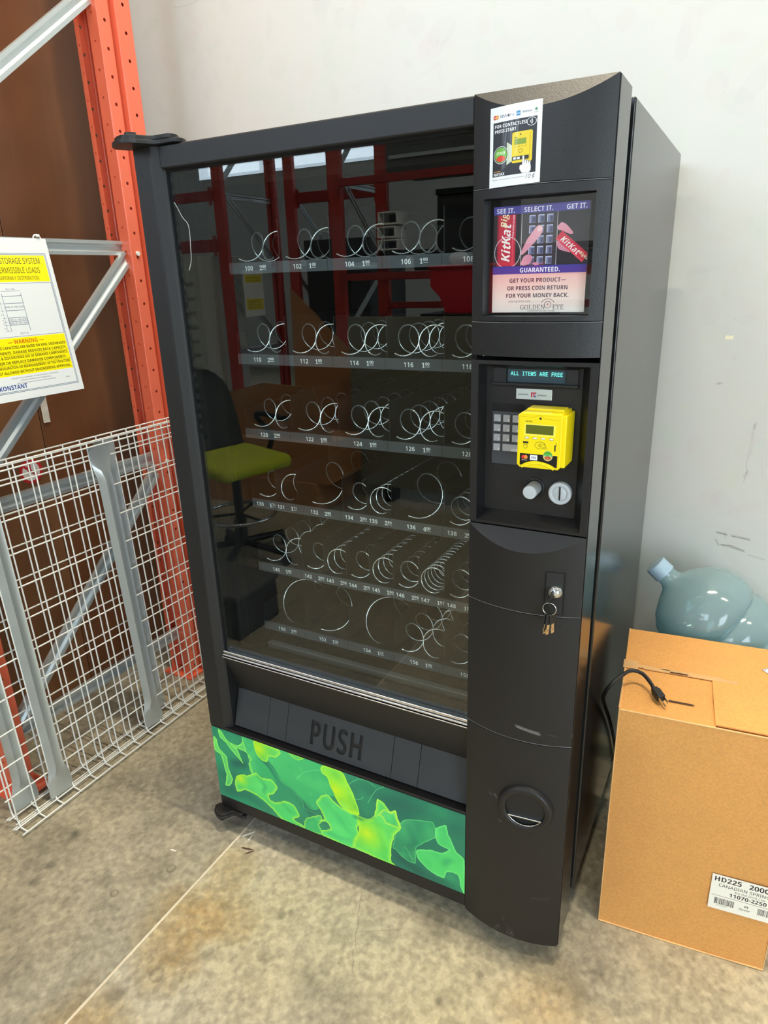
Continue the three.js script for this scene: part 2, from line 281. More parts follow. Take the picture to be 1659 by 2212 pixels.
mesh('bin_recess', [box(0.07, XC, 0.36, 0.592, -0.1, -0.09)], M.pit, vm);
mesh('flap_sill', [rbox(0.0, XC, 0.352, 0.3585, -0.1, -0.0008, 0.001), rbox(0.0, XC, 0.066, 0.1055, -0.1, -0.001, 0.003), box(0.0, XC, 0.1, 0.355, -0.1, -0.014)], M.black, vm).userData.label = 'black rails above and below the green panel';
// printed panel: folded leaves in yellow green over teal
const LEAF = {
 mid:[405,-3,627,-7,783,-5,999,14,1043,136,1089,229,1034,265,979,273,924,360,940,419,853,455,803,388,724,317,624,297,587,222,515,140,431,148],
 patch1:[401,3,531,2,626,5,640,34,591,84,530,103,505,159,453,157,409,104],
 patch2:[712,-1,838,3,800,33,759,32],
 leafA:[202,400,263,366,298,364,346,332,389,304,439,330,525,312,573,349,572,391,533,444,488,477,502,518,555,519,635,471,708,471,745,516,760,566,706,616,780,637,795,667,673,676,585,660,487,578,384,527,274,516,182,564,167,496,185,426],
 leafC:[982,34,1009,2,1150,2,1191,65,1247,193,1276,320,1251,344,1174,338,1111,293,1077,223,1043,138,1026,93,988,76],
 leafD:[921,361,972,282,1024,255,1072,292,1136,323,1213,332,1254,337,1275,373,1252,458,1264,506,1225,585,1215,656,1141,669,1060,662,957,655,946,616,989,592,1026,561,1015,526,988,516,927,533,979,493,956,427],
 leafE:[1258,342,1340,337,1392,284,1410,208,1421,128,1471,143,1515,194,1556,166,1575,233,1599,303,1549,380,1519,506,1515,636,1565,672,1452,670,1325,658,1215,649,1240,549,1266,480,1261,396],
 holeE:[1423,268,1454,271,1479,312,1525,314,1592,306,1569,242,1551,179,1517,204,1469,197],
 leafF:[1848,195,1915,137,1936,207,1988,324,2044,376,2049,657,2023,616,2000,519,1924,530,1902,597,1812,587,1720,521,1710,443,1813,394,1891,384,1935,334,1869,321,1842,274],
 leafG:[1560,348,1622,219,1815,155,1848,206,1842,274,1710,416,1696,568,1625,568,1555,517,1531,500],
 leafH:[819,559,862,526,921,486,953,472,959,528,928,572,957,649,795,667],
 leafI:[297,1,404,5,431,148,507,208,576,330,440,322,347,327,335,234,368,185,309,139,234,113,286,59],
 st1:[64,9,73,81,129,119,184,182,277,259,261,217,233,143,135,80,102,31],
 st2:[9,96,39,119,52,193,117,253,119,350,149,460,112,533,65,546,92,441,78,350,59,258,0,221],
 st3:[293,2,292,54,238,106,180,102,184,130,309,139,368,185,327,240,342,326,362,331],
 veins:[[520,160,624,297,730,329,800,418,809,474],[762,215,826,134,942,63,996,57],[1202,88,1282,17,1356,2,1415,32],[1246,200,1278,194,1305,170,1309,152],[1347,193,1414,59,1476,2],[1684,574,1639,477,1616,460],[824,467,935,479]],
};
const leafTex = canvasTex(2048, 662, (c, w, h) => {
  const bg = c.createLinearGradient(0, 0, w, h); bg.addColorStop(0, 'rgb(30,138,104)'); bg.addColorStop(0.4, 'rgb(44,160,110)'); bg.addColorStop(0.75, 'rgb(26,112,92)'); bg.addColorStop(1, 'rgb(38,134,98)');
  c.fillStyle = bg; c.fillRect(0, 0, w, h);
  const cloud = (n, cols, r0, r1, a) => { for (let i = 0; i < n; i++) { const x = rnd() * w, y = rnd() * h, r = r0 + rnd() * (r1 - r0), g = c.createRadialGradient(x, y, 0, x, y, r), k = cols[Math.floor(rnd() * cols.length)]; g.addColorStop(0, `rgba(${k},${a})`); g.addColorStop(1, `rgba(${k},0)`); c.fillStyle = g; c.fillRect(x - r, y - r, 2 * r, 2 * r); } };
  cloud(40, ['20,92,84', '60,190,118', '16,80,80', '52,170,112'], 60, 220, 0.35);
  const path = (p, close = true) => {
    const pts = []; for (let i = 0; i < p.length; i += 2) pts.push(V3(p[i], p[i + 1], 0));
    const q = new THREE.CatmullRomCurve3(pts, close, 'catmullrom', 0.32).getPoints(pts.length * 7);
    c.beginPath(); q.forEach((v, i) => { const e = close && (v.x < 3 || v.x > w - 3 || v.y < 5 || v.y > h - 5) ? 0 : 9, x = v.x + e * (fbm(v.x / 900, v.y / 900, 40, 2) - 0.5), y = v.y + e * (fbm(v.x / 900 + 0.4, v.y / 900, 40, 2) - 0.5); i ? c.lineTo(x, y) : c.moveTo(x, y); }); if (close) c.closePath();
  };
  const leaf = (p, a, b, edge, ew, glow) => {
    let x0 = 1e9, x1 = -1e9, y0 = 1e9, y1 = -1e9; for (let i = 0; i < p.length; i += 2) { x0 = Math.min(x0, p[i]); x1 = Math.max(x1, p[i]); y0 = Math.min(y0, p[i + 1]); y1 = Math.max(y1, p[i + 1]); }
    c.save(); path(p); const g = c.createLinearGradient(x0, y0, x1, y1); g.addColorStop(0, a); g.addColorStop(1, b); c.fillStyle = g; c.fill(); c.clip();
    for (let i = 0; i < 26; i++) { const x = x0 + rnd() * (x1 - x0), y = y0 + rnd() * (y1 - y0), r = 20 + rnd() * 80, q = c.createRadialGradient(x, y, 0, x, y, r), k = rnd() > 0.5 ? '120,250,130' : '40,180,100'; q.addColorStop(0, `rgba(${k},0.22)`); q.addColorStop(1, `rgba(${k},0)`); c.fillStyle = q; c.fillRect(x - r, y - r, 2 * r, 2 * r); }
    if (edge) for (const [lw, al] of [[ew * 5, 0.25], [ew * 2.6, 0.35], [ew, 0.9]]) { c.lineWidth = lw; c.strokeStyle = edge.replace('A', al); path(p); c.stroke(); }
    if (glow) { const q = c.createRadialGradient(glow[0], glow[1], 0, glow[0], glow[1], glow[2]); q.addColorStop(0, 'rgba(214,244,30,0.95)'); q.addColorStop(1, 'rgba(150,240,50,0)'); c.fillStyle = q; c.fillRect(x0, y0, x1 - x0, y1 - y0); }
    c.restore();
  };
  const soft = (p, k, wd, a) => { for (let i = 0; i + 3 < p.length; i += 2) for (let t = 0; t < 1; t += 0.1) { const x = p[i] + (p[i + 2] - p[i]) * t, y = p[i + 1] + (p[i + 3] - p[i + 1]) * t, q = c.createRadialGradient(x, y, 0, x, y, wd); q.addColorStop(0, `rgba(${k},${a})`); q.addColorStop(1, `rgba(${k},0)`); c.fillStyle = q; c.fillRect(x - wd, y - wd, 2 * wd, 2 * wd); } };
  const Y = 'rgba(190,255,70,A)', G = 'rgba(120,240,130,A)';
  leaf(LEAF.mid, 'rgb(84,214,120)', 'rgb(48,176,112)', null);
  leaf(LEAF.leafI, 'rgb(70,200,120)', 'rgb(52,180,110)', null);
  soft([1300, 60, 1500, 120, 1750, 90, 2040, 150], '14,84,80', 90, 0.10); soft([160, 300, 300, 260], '10,70,76', 60, 0.16); soft([60, 600, 300, 560, 520, 640], '12,80,80', 70, 0.10); soft([820, 420, 900, 520], '14,96,84', 60, 0.12); soft([1560, 560, 1720, 630, 1960, 640], '10,64,66', 60, 0.14); soft([520, 170, 640, 320, 780, 420], '30,140,96', 46, 0.12);
  leaf(LEAF.leafG, 'rgb(48,158,108)', 'rgb(36,134,96)', G, 3); leaf(LEAF.leafF, 'rgb(64,196,112)', 'rgb(90,226,110)', G, 6);
  leaf(LEAF.leafH, 'rgb(44,160,104)', 'rgb(64,200,116)', Y, 5);
  leaf(LEAF.leafA, 'rgb(98,226,112)', 'rgb(76,222,116)', Y, 9, [230, 420, 90]);
  leaf(LEAF.patch1, 'rgb(180,238,60)', 'rgb(92,224,110)', Y, 8, [440, 60, 120]); leaf(LEAF.patch2, 'rgb(170,236,70)', 'rgb(120,230,90)', Y, 5);
  leaf(LEAF.leafD, 'rgb(92,222,118)', 'rgb(74,222,116)', Y, 8); leaf(LEAF.leafC, 'rgb(140,238,80)', 'rgb(190,244,40)', Y, 6, [1090, 190, 130]);
  leaf(LEAF.leafE, 'rgb(96,220,110)', 'rgb(100,228,90)', Y, 10, [1330, 470, 190]); leaf(LEAF.holeE, 'rgb(56,180,110)', 'rgb(84,210,112)', 'rgba(220,255,60,A)', 7);
  for (const [k, lw] of [['st1', 11], ['st2', 12], ['st3', 10]]) { leaf(LEAF[k], k === 'st3' ? 'rgba(60,190,116,0.5)' : 'rgb(82,222,118)', 'rgb(54,176,110)', 'rgba(160,255,100,A)', lw); }
  soft([400, 330, 470, 400, 440, 470], '30,150,96', 30, 0.10); soft([600, 500, 690, 560], '30,150,96', 30, 0.10); soft([1000, 330, 1100, 420, 1180, 520], '36,160,100', 40, 0.07); soft([1420, 420, 1470, 560], '52,190,90', 36, 0.10); soft([1640, 260, 1700, 380, 1640, 480], '22,112,90', 40, 0.10); soft([1940, 420, 1900, 480], '30,140,96', 40, 0.10); soft([1230, 360, 1290, 360, 1390, 300], '26,120,92', 26, 0.16); soft([990, 600, 1100, 620, 1220, 590], '30,150,100', 34, 0.08);
  c.lineCap = 'round'; for (const v of LEAF.veins) { c.strokeStyle = 'rgba(130,240,150,0.55)'; c.lineWidth = 5; path(v, false); c.stroke(); }
});
{
  const g = mesh('leaf_panel', rbox(0.0005, XC - 0.001, 0.106, 0.3515, -0.014, -0.0005, 0.001), M.black, vm);
  const s = sheet('print', XC - 0.003, 0.2435, leafTex, g, { roughness: 0.35 }); s.position.set(XC / 2, 0.2288, 0.0002); s.userData.label = 'glossy print of yellow green folded leaves';
}
// hinge plates at the upper and lower left corners
{
  const out = [[-0.035, 0.015], [-0.03, 0.0], [-0.012, -0.018], [0.09, -0.06], [0.13, -0.02], [0.125, 0.004], [0.075, 0.006], [0.05, 0.042], [0.03, 0.056], [0.005, 0.05], [-0.022, 0.034]];
  const spline = (pts) => new THREE.CatmullRomCurve3(pts.map(([a, b]) => V3(a, b, 0)), true, 'catmullrom', 0.4).getPoints(48).slice(0, -1).map((q) => [q.x, -q.y]);
  const plate = (y, k) => extrude(spline(out.map(([a, b]) => [a * k + 0.01 * (1 - k), b * k])), 0.006, [], 0.0012).rotateX(-PI / 2).translate(0, y, 0);
  const h = new THREE.Group(); h.name = 'upper_hinge'; vm.add(h); mesh('hinge_plate', [plate(1.832, 1), plate(1.841, 0.86)], M.blackSmooth, h); mesh('hinge_pin', cyl(0.012, 0.013, 0.006, 20).translate(0.02, 1.853, 0.02), M.blackSmooth, h);
  const b = new THREE.Group(); b.name = 'lower_hinge'; vm.add(b); mesh('hinge_plate', [plate(0.05, 0.62), plate(0.058, 0.56)], M.rubber, b); mesh('hinge_pin', cyl(0.007, 0.007, 0.034, 14).translate(0.014, 0.05, 0.018), M.rubber, b);
}

/* right-hand column: bowed blocks one above the other */
const bow = (x) => 0.025 * (1 - ((x - (XC + W) / 2) / ((W - XC) / 2)) ** 2), flat = () => 0;
function block(y0, y1, zb, { chamfer = 0, hole = null } = {}) {
  const s = new Soup(), zk = -0.099, x0 = XC, x1 = W - 0.0005; let xs = Array.from({ length: 29 }, (_, i) => x0 + (x1 - x0) * i / 28);
  if (hole) xs = [...xs.filter((x) => Math.abs(x - hole.x0) > 0.003 && Math.abs(x - hole.x1) > 0.003), hole.x0, hole.x1].sort((a, b) => a - b);
  const yt = (x) => y1 - zb(x) * chamfer;
  for (let i = 0; i + 1 < xs.length; i++) {
    const a = xs[i], b = xs[i + 1], za = zb(a), zz = zb(b), inside = hole && a >= hole.x0 - 1e-6 && b <= hole.x1 + 1e-6;
    for (const [p, q] of inside ? [[() => y0, () => hole.y0], [() => hole.y1, yt]] : [[() => y0, yt]]) s.quad([a, p(a), za], [b, p(b), zz], [b, q(b), zz], [a, q(a), za]);
    if (chamfer) s.quad([a, yt(a), za], [b, yt(b), zz], [b, y1, 0], [a, y1, 0]);
    const ta = chamfer ? 0 : za, tb = chamfer ? 0 : zz;
    s.quad([a, y1, ta], [b, y1, tb], [b, y1, zk], [a, y1, zk]); s.quad([a, y0, zk], [b, y0, zk], [b, y0, zz], [a, y0, za]);
    if (inside) { const { d, ix0, ix1, iy0, iy1 } = { ix0: hole.x0, ix1: hole.x1, iy0: hole.y0, iy1: hole.y1, ...hole }, t = (x) => ix0 + (x - hole.x0) / (hole.x1 - hole.x0) * (ix1 - ix0);
      s.quad([a, hole.y0, za], [t(a), iy0, d], [t(b), iy0, d], [b, hole.y0, zz]); s.quad([b, hole.y1, zz], [t(b), iy1, d], [t(a), iy1, d], [a, hole.y1, za]); }
  }
  if (hole) { const { d, ix0, ix1, iy0, iy1 } = { ix0: hole.x0, ix1: hole.x1, iy0: hole.y0, iy1: hole.y1, ...hole };
    s.quad([hole.x0, hole.y0, zb(hole.x0)], [hole.x0, hole.y1, zb(hole.x0)], [ix0, iy1, d], [ix0, iy0, d]); s.quad([hole.x1, hole.y1, zb(hole.x1)], [hole.x1, hole.y0, zb(hole.x1)], [ix1, iy0, d], [ix1, iy1, d]); }
  s.quad([x0, y0, zk], [x0, y0, zb(x0)], [x0, y1, zb(x0)], [x0, y1, zk]); s.quad([x1, y0, zb(x1)], [x1, y0, zk], [x1, y1, zk], [x1, y1, zb(x1)]);
  s.quad([x1, y0, zk], [x0, y0, zk], [x0, y1, zk], [x1, y1, zk]);
  return s.done(0.5);
}
mesh('column_head', block(1.6885, H, bow, { chamfer: 1.35 }), M.black, vm);
const posterBlock = mesh('poster_frame', block(1.4735, 1.6855, bow, { hole: { x0: 0.806, x1: 0.991, y0: 1.482, y1: 1.671, d: -0.02, ix0: 0.809, ix1: 0.988 } }), M.black, vm);
mesh('column_band', block(1.4135, 1.4705, bow), M.black, vm);
const ctl = mesh('control_frame', block(1.089, 1.404, flat, { hole: { x0: 0.797, x1: 0.999, y0: 1.094, y1: 1.397, d: -0.03, ix0: 0.8035, ix1: 0.981, iy0: 1.111, iy1: 1.3895 } }), M.black, vm);
const lockPanel = mesh('lock_panel', block(0.9235, 1.086, bow, { chamfer: 1.5 }), M.black, vm);
const scratched = P({ roughness: 0.48, bumpMap: grain, bumpScale: 0.00025, map: (() => { const S = 0.95, t = canvasTex(1024, 1024, (c) => {
  c.fillStyle = 'rgb(20,20,22)'; c.fillRect(0, 0, 1024, 1024); const X = (x) => (x - XC) / S * 1024, Y = (y) => 1024 - y / S * 1024;
  const scr = (x0, y0, x1, y1, n, a, sp) => { for (let i = 0; i < n; i++) { const k = 90 + rnd() * 70; c.strokeStyle = `rgba(${k},${k},${k},${a * rnd()})`; c.lineWidth = 0.5 + rnd() * 1.6; c.beginPath(); const u = (rnd() - 0.5) * sp, v = (rnd() - 0.5) * sp; c.moveTo(X(x0) + u, Y(y0) + v); c.lineTo(X(x1) + u, Y(y1) + v + rnd() * 5); c.stroke(); } };
  scr(0.90, 0.657, 0.95, 0.651, 26, 0.6, 7); scr(0.965, 0.651, 0.985, 0.65, 3, 0.5, 3); scr(0.87, 0.39, 0.875, 0.395, 8, 0.6, 12); scr(0.858, 0.462, 0.866, 0.455, 8, 0.6, 6); scr(0.846, 0.46, 0.853, 0.456, 6, 0.6, 6);
  for (let i = 0; i < 60; i++) { const q = rnd(), x = X(0.868 + q * 0.05), y = Y(0.066 + rnd() * 0.05 * Math.sin(PI * q)); c.fillStyle = `rgba(130,128,124,${0.05 + 0.2 * rnd()})`; c.beginPath(); c.ellipse(x, y, 1 + rnd() * 7, 0.5 + rnd() * 2, 1.2 + rnd() * 0.8, 0, 7); c.fill(); }
  scr(0.95, 0.2, 0.99, 0.205, 5, 0.3, 5); scr(0.88, 0.79, 0.89, 0.72, 3, 0.15, 20); }); t.repeat.set(1 / S, 1 / S); t.offset.set(-XC / S, 0); t.wrapS = t.wrapT = THREE.RepeatWrapping; return t; })() });
mesh('middle_panel', block(0.6235, 0.9205, bow), scratched, vm);
mesh('kick_panel', block(0.062, 0.6205, bow), scratched, vm);
mesh('column_side', rbox(W - 0.0006, W + 0.0012, 0.062, H - 0.001, -0.099, -0.005, 0.0005, 1), M.cabinet, vm);
const seamMat = mat([150, 150, 148], 0.4, 0.4);
for (const y of [0.922, 0.622, 1.4715, 1.687]) { const pts = Array.from({ length: 15 }, (_, i) => { const x = XC + (W - XC) * i / 14; return [x, y, bow(x) - 0.0012]; }); mesh('seam_bead', tube(pts, 0.0007, 28, 4), seamMat, vm); }

// poster behind its own pane
const posterTex = canvasTex(972, 1035, (c, w, h) => {
  c.fillStyle = 'rgb(34,28,34)'; c.fillRect(0, 0, w, h);
  const font = (s, b = true, i = false) => { c.font = `${i ? 'italic ' : ''}${b ? 'bold ' : ''}${s}px sans-serif`; };
  c.textBaseline = 'middle';
  // left picture: red wrapper with a coil round it
  c.fillStyle = 'rgb(196,30,58)'; c.fillRect(40, 80, 196, 492); c.fillStyle = 'rgb(222,66,92)'; c.fillRect(200, 80, 14, 492); c.fillStyle = 'rgb(150,16,44)'; c.fillRect(40, 80, 18, 492);
  c.save(); c.translate(132, 540); c.rotate(-PI / 2 + 0.05); font(128, true, true); c.fillStyle = '#f3efe9'; c.textAlign = 'left'; c.fillText('Kit', 0, 0); c.fillText('Kat', 165, -8); c.fillStyle = '#f1e9b4'; font(92, true, true); c.fillText('BigKat', 330, -40); c.fillStyle = '#f1dfe2'; font(22); c.fillText('Crisp wafers in milk chocolate', 250, 62); c.restore();
  c.strokeStyle = 'rgba(226,222,230,0.9)'; c.lineWidth = 7; c.beginPath(); c.ellipse(154, 440, 138, 150, 0, 0, 6.28); c.stroke();
  // middle picture: keypad and a pointing finger
  c.fillStyle = 'rgb(52,44,50)'; c.fillRect(300, 78, 362, 496); c.fillStyle = '#efe9e2'; c.fillRect(296, 78, 4, 496); c.fillRect(660, 78, 4, 496);
  for (let r = 0; r < 5; r++) for (let k = 0; k < 3; k++) { const x = 376 + k * 90, y = 96 + r * 98; c.fillStyle = 'rgb(120,124,160)'; c.fillRect(x, y, 62, 74); c.fillStyle = 'rgb(206,210,232)'; c.fillRect(x, y, 62, 8); c.fillRect(x, y, 8, 74); c.fillStyle = 'rgb(78,76,106)'; c.fillRect(x + 30, y + 18, 28, 50); }
  const blob = (pts, a, b) => { const g = c.createLinearGradient(pts[0][0], pts[0][1], pts[3][0], pts[3][1]); g.addColorStop(0, a); g.addColorStop(1, b); c.fillStyle = g; c.beginPath(); pts.forEach(([x, y], i) => { const n = pts[(i + 1) % pts.length]; i ? c.quadraticCurveTo(x, y, (x + n[0]) / 2, (y + n[1]) / 2) : c.moveTo((x + n[0]) / 2, (y + n[1]) / 2); }); c.closePath(); c.fill(); };
  blob([[298, 400], [420, 240], [470, 184], [520, 210], [516, 262], [460, 330], [350, 440], [298, 480]], 'rgb(226,150,170)', 'rgb(240,178,186)');
  blob([[298, 520], [350, 462], [412, 470], [424, 516], [380, 566], [298, 574]], 'rgb(232,160,176)', 'rgb(214,134,158)'); blob([[400, 574], [440, 540], [480, 550], [500, 574]], 'rgb(226,150,168)', 'rgb(214,134,158)');
  c.fillStyle = 'rgba(250,214,214,0.8)'; c.beginPath(); c.ellipse(486, 228, 22, 30, 0.7, 0, 7); c.fill();
  // right picture: hand holding the wrapper
  c.fillStyle = 'rgb(30,24,32)'; c.fillRect(664, 78, w - 664, 496);
  blob([[664, 180], [730, 180], [800, 250], [830, 290], [790, 296], [700, 250], [664, 250]], 'rgb(232,160,176)', 'rgb(222,142,160)'); blob([[664, 300], [720, 330], [800, 400], [830, 470], [740, 450], [664, 420]], 'rgb(226,152,170)', 'rgb(210,130,154)');
  c.save(); c.translate(700, 270); c.rotate(0.7); c.fillStyle = 'rgb(208,34,62)'; c.fillRect(0, -18, 356, 96); c.fillStyle = 'rgb(232,74,96)'; c.fillRect(0, 64, 356, 12); c.fillStyle = '#f3efe9'; font(78, true, true); c.fillText('KitKat', 36, 34); font(40, true, true); c.fillStyle = '#f1e3c0'; c.fillText('BigKat', 270, 20); c.restore();
  c.fillStyle = 'rgb(74,66,150)'; c.fillRect(0, 0, w, 76); c.fillStyle = '#e9e6f2'; font(62); c.textAlign = 'left'; c.fillText('SEE IT.', 30, 42); c.fillText('SELECT IT.', 316, 42); c.fillText('GET IT.', 742, 42);
  c.fillStyle = 'rgb(52,50,150)'; c.fillRect(0, 574, w, 78); c.fillStyle = '#f2f0f8'; font(62); c.textAlign = 'center'; c.fillText('GUARANTEED.', 500, 616);
  const g = c.createLinearGradient(0, 652, 0, h); g.addColorStop(0, 'rgb(240,184,176)'); g.addColorStop(0.55, 'rgb(244,218,206)'); g.addColorStop(1, 'rgb(240,234,222)'); c.fillStyle = g; c.fillRect(0, 652, w, h - 652);
  c.fillStyle = 'rgb(44,26,52)'; font(56); c.textAlign = 'center'; c.fillText('GET YOUR PRODUCT—', 480, 716); c.fillText('OR PRESS COIN RETURN', 480, 792); c.fillText('FOR YOUR MONEY BACK.', 480, 866);
  c.fillStyle = 'rgb(80,72,78)'; font(24, false, true); c.fillText('NOW EQUIPPED WITH ...', 310, 926);
  c.font = '64px serif'; c.fillStyle = 'rgb(92,80,78)'; c.fillText('GOLDEN', 440, 984); c.fillText('EYE', 708, 984); font(20, false); c.fillText('GUARANTEED DELIVERY SYSTEM', 530, 1020);
  c.strokeStyle = 'rgb(92,60,70)'; c.lineWidth = 5; c.beginPath(); c.arc(600, 960, 34, 0, 7); c.stroke(); c.beginPath(); c.ellipse(600, 964, 72, 62, 0, PI * 1.12, PI * 1.88); c.stroke(); c.fillStyle = 'rgb(214,150,130)'; c.beginPath(); c.arc(600, 956, 11, 0, 7); c.fill();
});
mesh('poster_backing', box(0.8, 0.995, 1.478, 1.678, -0.03, -0.0185), M.pit, posterBlock);
{ const s = sheet('poster', 0.162, 0.1725, posterTex, posterBlock, { roughness: 0.5 }); s.position.set(0.8975, 1.573, -0.012); s.userData.label = 'printed poster telling buyers to see, select and get it'; }
mesh('poster_card', box(0.8165, 0.9785, 1.487, 1.659, -0.0184, -0.0122), M.white, posterBlock);
mesh('poster_pane', box(0.8075, 0.9895, 1.4835, 1.6695, -0.0085, -0.0065), P({ color: 0xffffff, transmission: 1, roughness: 0, thickness: 0, ior: 1.6 }), posterBlock);

// notice taped to the column head, following its bow
const noticeTex = canvasTex(660, 870, (c, w, h) => {
  c.fillStyle = 'rgb(240,243,244)'; c.fillRect(0, 0, w, h); const font = (s, b = true) => { c.font = `${b ? 'bold ' : ''}${s}px sans-serif`; }; c.textBaseline = 'middle'; c.textAlign = 'left';
  c.fillStyle = 'rgb(206,74,40)'; c.beginPath(); c.arc(64, 108, 24, 0, 7); c.fill(); c.fillStyle = 'rgb(232,150,60)'; c.beginPath(); c.arc(94, 108, 24, 0, 7); c.fill(); c.fillStyle = '#fff'; font(12); c.fillText('MasterCard', 46, 108);
  c.fillStyle = 'rgb(54,58,92)'; font(40); c.fillText('VISA', 132, 106); c.fillStyle = 'rgb(60,60,64)'; font(36, false); c.fillText('Pay', 262, 106); c.beginPath(); c.arc(244, 108, 15, 0, 7); c.fill();
  c.fillStyle = 'rgb(52,132,184)'; c.fillRect(344, 80, 52, 52); c.fillStyle = '#e8f2f8'; font(15); c.fillText('AMEX', 349, 106); c.fillStyle = 'rgb(72,76,92)'; font(30); c.fillText('Moneyo', 420, 100); c.fillStyle = 'rgb(90,140,110)'; c.beginPath(); c.arc(588, 94, 16, 0, 7); c.fill(); c.fillStyle = '#888'; font(14); c.fillText('paypass', 560, 124);
  c.fillStyle = 'rgb(28,30,38)'; c.fillRect(44, 164, 560, 588); c.fillStyle = '#f2f4f6'; font(48); c.fillText('FOR CONTACTLESS', 62, 208); c.fillText('PRESS START', 62, 262);
  c.strokeStyle = '#eef0f2'; c.lineWidth = 6; c.beginPath(); c.ellipse(538, 214, 56, 42, 0, 0, 7); c.stroke(); for (let i = 0; i < 3; i++) { c.beginPath(); c.arc(506, 214, 18 + i * 13, -0.7, 0.7); c.stroke(); }
  c.fillStyle = 'rgba(220,232,200,0.9)'; c.beginPath(); c.moveTo(232, 390); c.lineTo(396, 500); c.lineTo(396, 560); c.lineTo(232, 640); c.fill();
  c.fillStyle = 'rgb(236,208,24)'; c.beginPath(); c.roundRect(300, 300, 256, 330, 22); c.fill(); c.fillStyle = 'rgb(206,174,12)'; c.fillRect(520, 330, 10, 280); c.fillStyle = 'rgb(60,60,52)'; c.beginPath(); c.arc(406, 332, 9, 0, 7); c.fill(); c.fillRect(330, 356, 34, 8);
  c.fillStyle = 'rgb(132,156,40)'; c.fillRect(330, 374, 150, 62); c.fillStyle = 'rgb(196,168,20)'; for (let i = 0; i < 4; i++) { c.beginPath(); c.ellipse(348 + i * 42, 458, 13, 6, 0, 0, 7); c.fill(); }
  c.strokeStyle = 'rgb(70,66,24)'; c.lineWidth = 4; c.beginPath(); c.ellipse(410, 506, 28, 18, 0, 0, 7); c.stroke(); c.fillStyle = 'rgb(40,38,36)'; c.fillRect(304, 560, 212, 42); c.fillStyle = '#e4e6ea'; c.fillRect(318, 568, 38, 26); c.fillRect(366, 568, 38, 26);
  c.fillStyle = 'rgb(236,238,240)'; c.beginPath(); c.arc(154, 520, 96, 0, 7); c.fill(); c.fillStyle = 'rgb(24,26,32)'; c.beginPath(); c.arc(154, 520, 90, 0, 7); c.fill(); c.fillStyle = 'rgb(112,180,60)'; c.beginPath(); c.arc(154, 520, 82, 0, 7); c.fill(); c.fillStyle = '#dfeecd'; font(42); c.textAlign = 'center'; c.fillText('START', 154, 500); c.fillStyle = 'rgb(226,60,36)'; c.beginPath(); c.ellipse(154, 560, 60, 32, 0, 0, 7); c.fill();
  c.fillStyle = '#f4f5f6'; c.strokeStyle = '#303238'; c.lineWidth = 4; for (const [x, y, ww, hh] of [[436, 560, 26, 150], [464, 610, 26, 90], [492, 616, 24, 90], [518, 626, 22, 80]]) { c.beginPath(); c.roundRect(x, y, ww, hh, 12); c.fill(); c.stroke(); } c.beginPath(); c.roundRect(418, 650, 126, 100, 34); c.fill(); c.beginPath(); c.roundRect(404, 660, 36, 56, 16); c.fill();
  c.textAlign = 'left'; c.fillStyle = 'rgb(226,152,40)'; c.fillRect(62, 692, 90, 7); c.fillStyle = '#f0f2f4'; font(46); c.fillText('NAYAX', 58, 728);
  c.fillStyle = 'rgb(60,62,68)'; font(17, false); c.fillText('Message is: contactless payment surcharge is additional', 44, 786);
  c.strokeStyle = 'rgb(26,26,34)'; c.lineWidth = 5; c.lineCap = 'round'; c.beginPath(); c.moveTo(500, 768); c.lineTo(486, 812); c.moveTo(536, 772); c.bezierCurveTo(510, 776, 508, 812, 528, 808); c.bezierCurveTo(548, 800, 552, 772, 536, 772); c.moveTo(596, 778); c.bezierCurveTo(566, 772, 562, 810, 592, 802); c.moveTo(590, 762); c.lineTo(572, 820); c.stroke();
});
{
  const s = new THREE.PlaneGeometry(0.0885, 0.1165, 16, 1), p = s.attributes.position;
  for (let i = 0; i < p.count; i++) { const x = 0.8603 + p.getX(i), y = 1.7455 + p.getY(i) + 0.0009 * p.getX(i) / 0.044; p.setXYZ(i, x, y, bow(x) + 0.0006); }
  s.computeVertexNormals(); const m = mesh('payment_notice', s, P({ map: noticeTex, roughness: 0.32, clearcoat: 0.3 }), vm, true); m.userData.label = 'white laminated notice on paying by card';
}
/* controls in the recess */
mesh('control_panel', box(0.8, 0.985, 1.108, 1.392, -0.04, -0.0298), M.black, ctl);
mesh('display_housing', [box(0.818, 0.8425, 1.3605, 1.3885, -0.03, -0.024), box(0.953, 0.974, 1.3605, 1.3885, -0.03, -0.024), rbox(0.815, 0.975, 1.357, 1.3615, -0.03, -0.019, 0.001)], M.blackSmooth, ctl);
{
  const draw = (glow) => canvasTex(512, 112, (c, w, h) => {
    c.fillStyle = glow ? '#000' : 'rgb(52,72,80)'; c.fillRect(0, 0, w, h); c.fillStyle = glow ? 'rgb(110,236,226)' : 'rgb(120,240,230)'; c.font = 'bold 44px monospace'; c.textAlign = 'center'; c.textBaseline = 'middle'; c.save(); c.translate(w / 2, 38); c.scale(0.96, 1.05); c.fillText('ALL ITEMS ARE FREE', 0, 0); c.restore();
  });
  const s = sheet('display_screen', 0.108, 0.0235, draw(false), ctl, { emissive: 0xffffff, emissiveMap: draw(true), emissiveIntensity: 0.75, roughness: 0.3 }); s.position.set(0.8975, 1.3745, -0.0288); s.userData.label = 'lit display reading that all items are free';
}
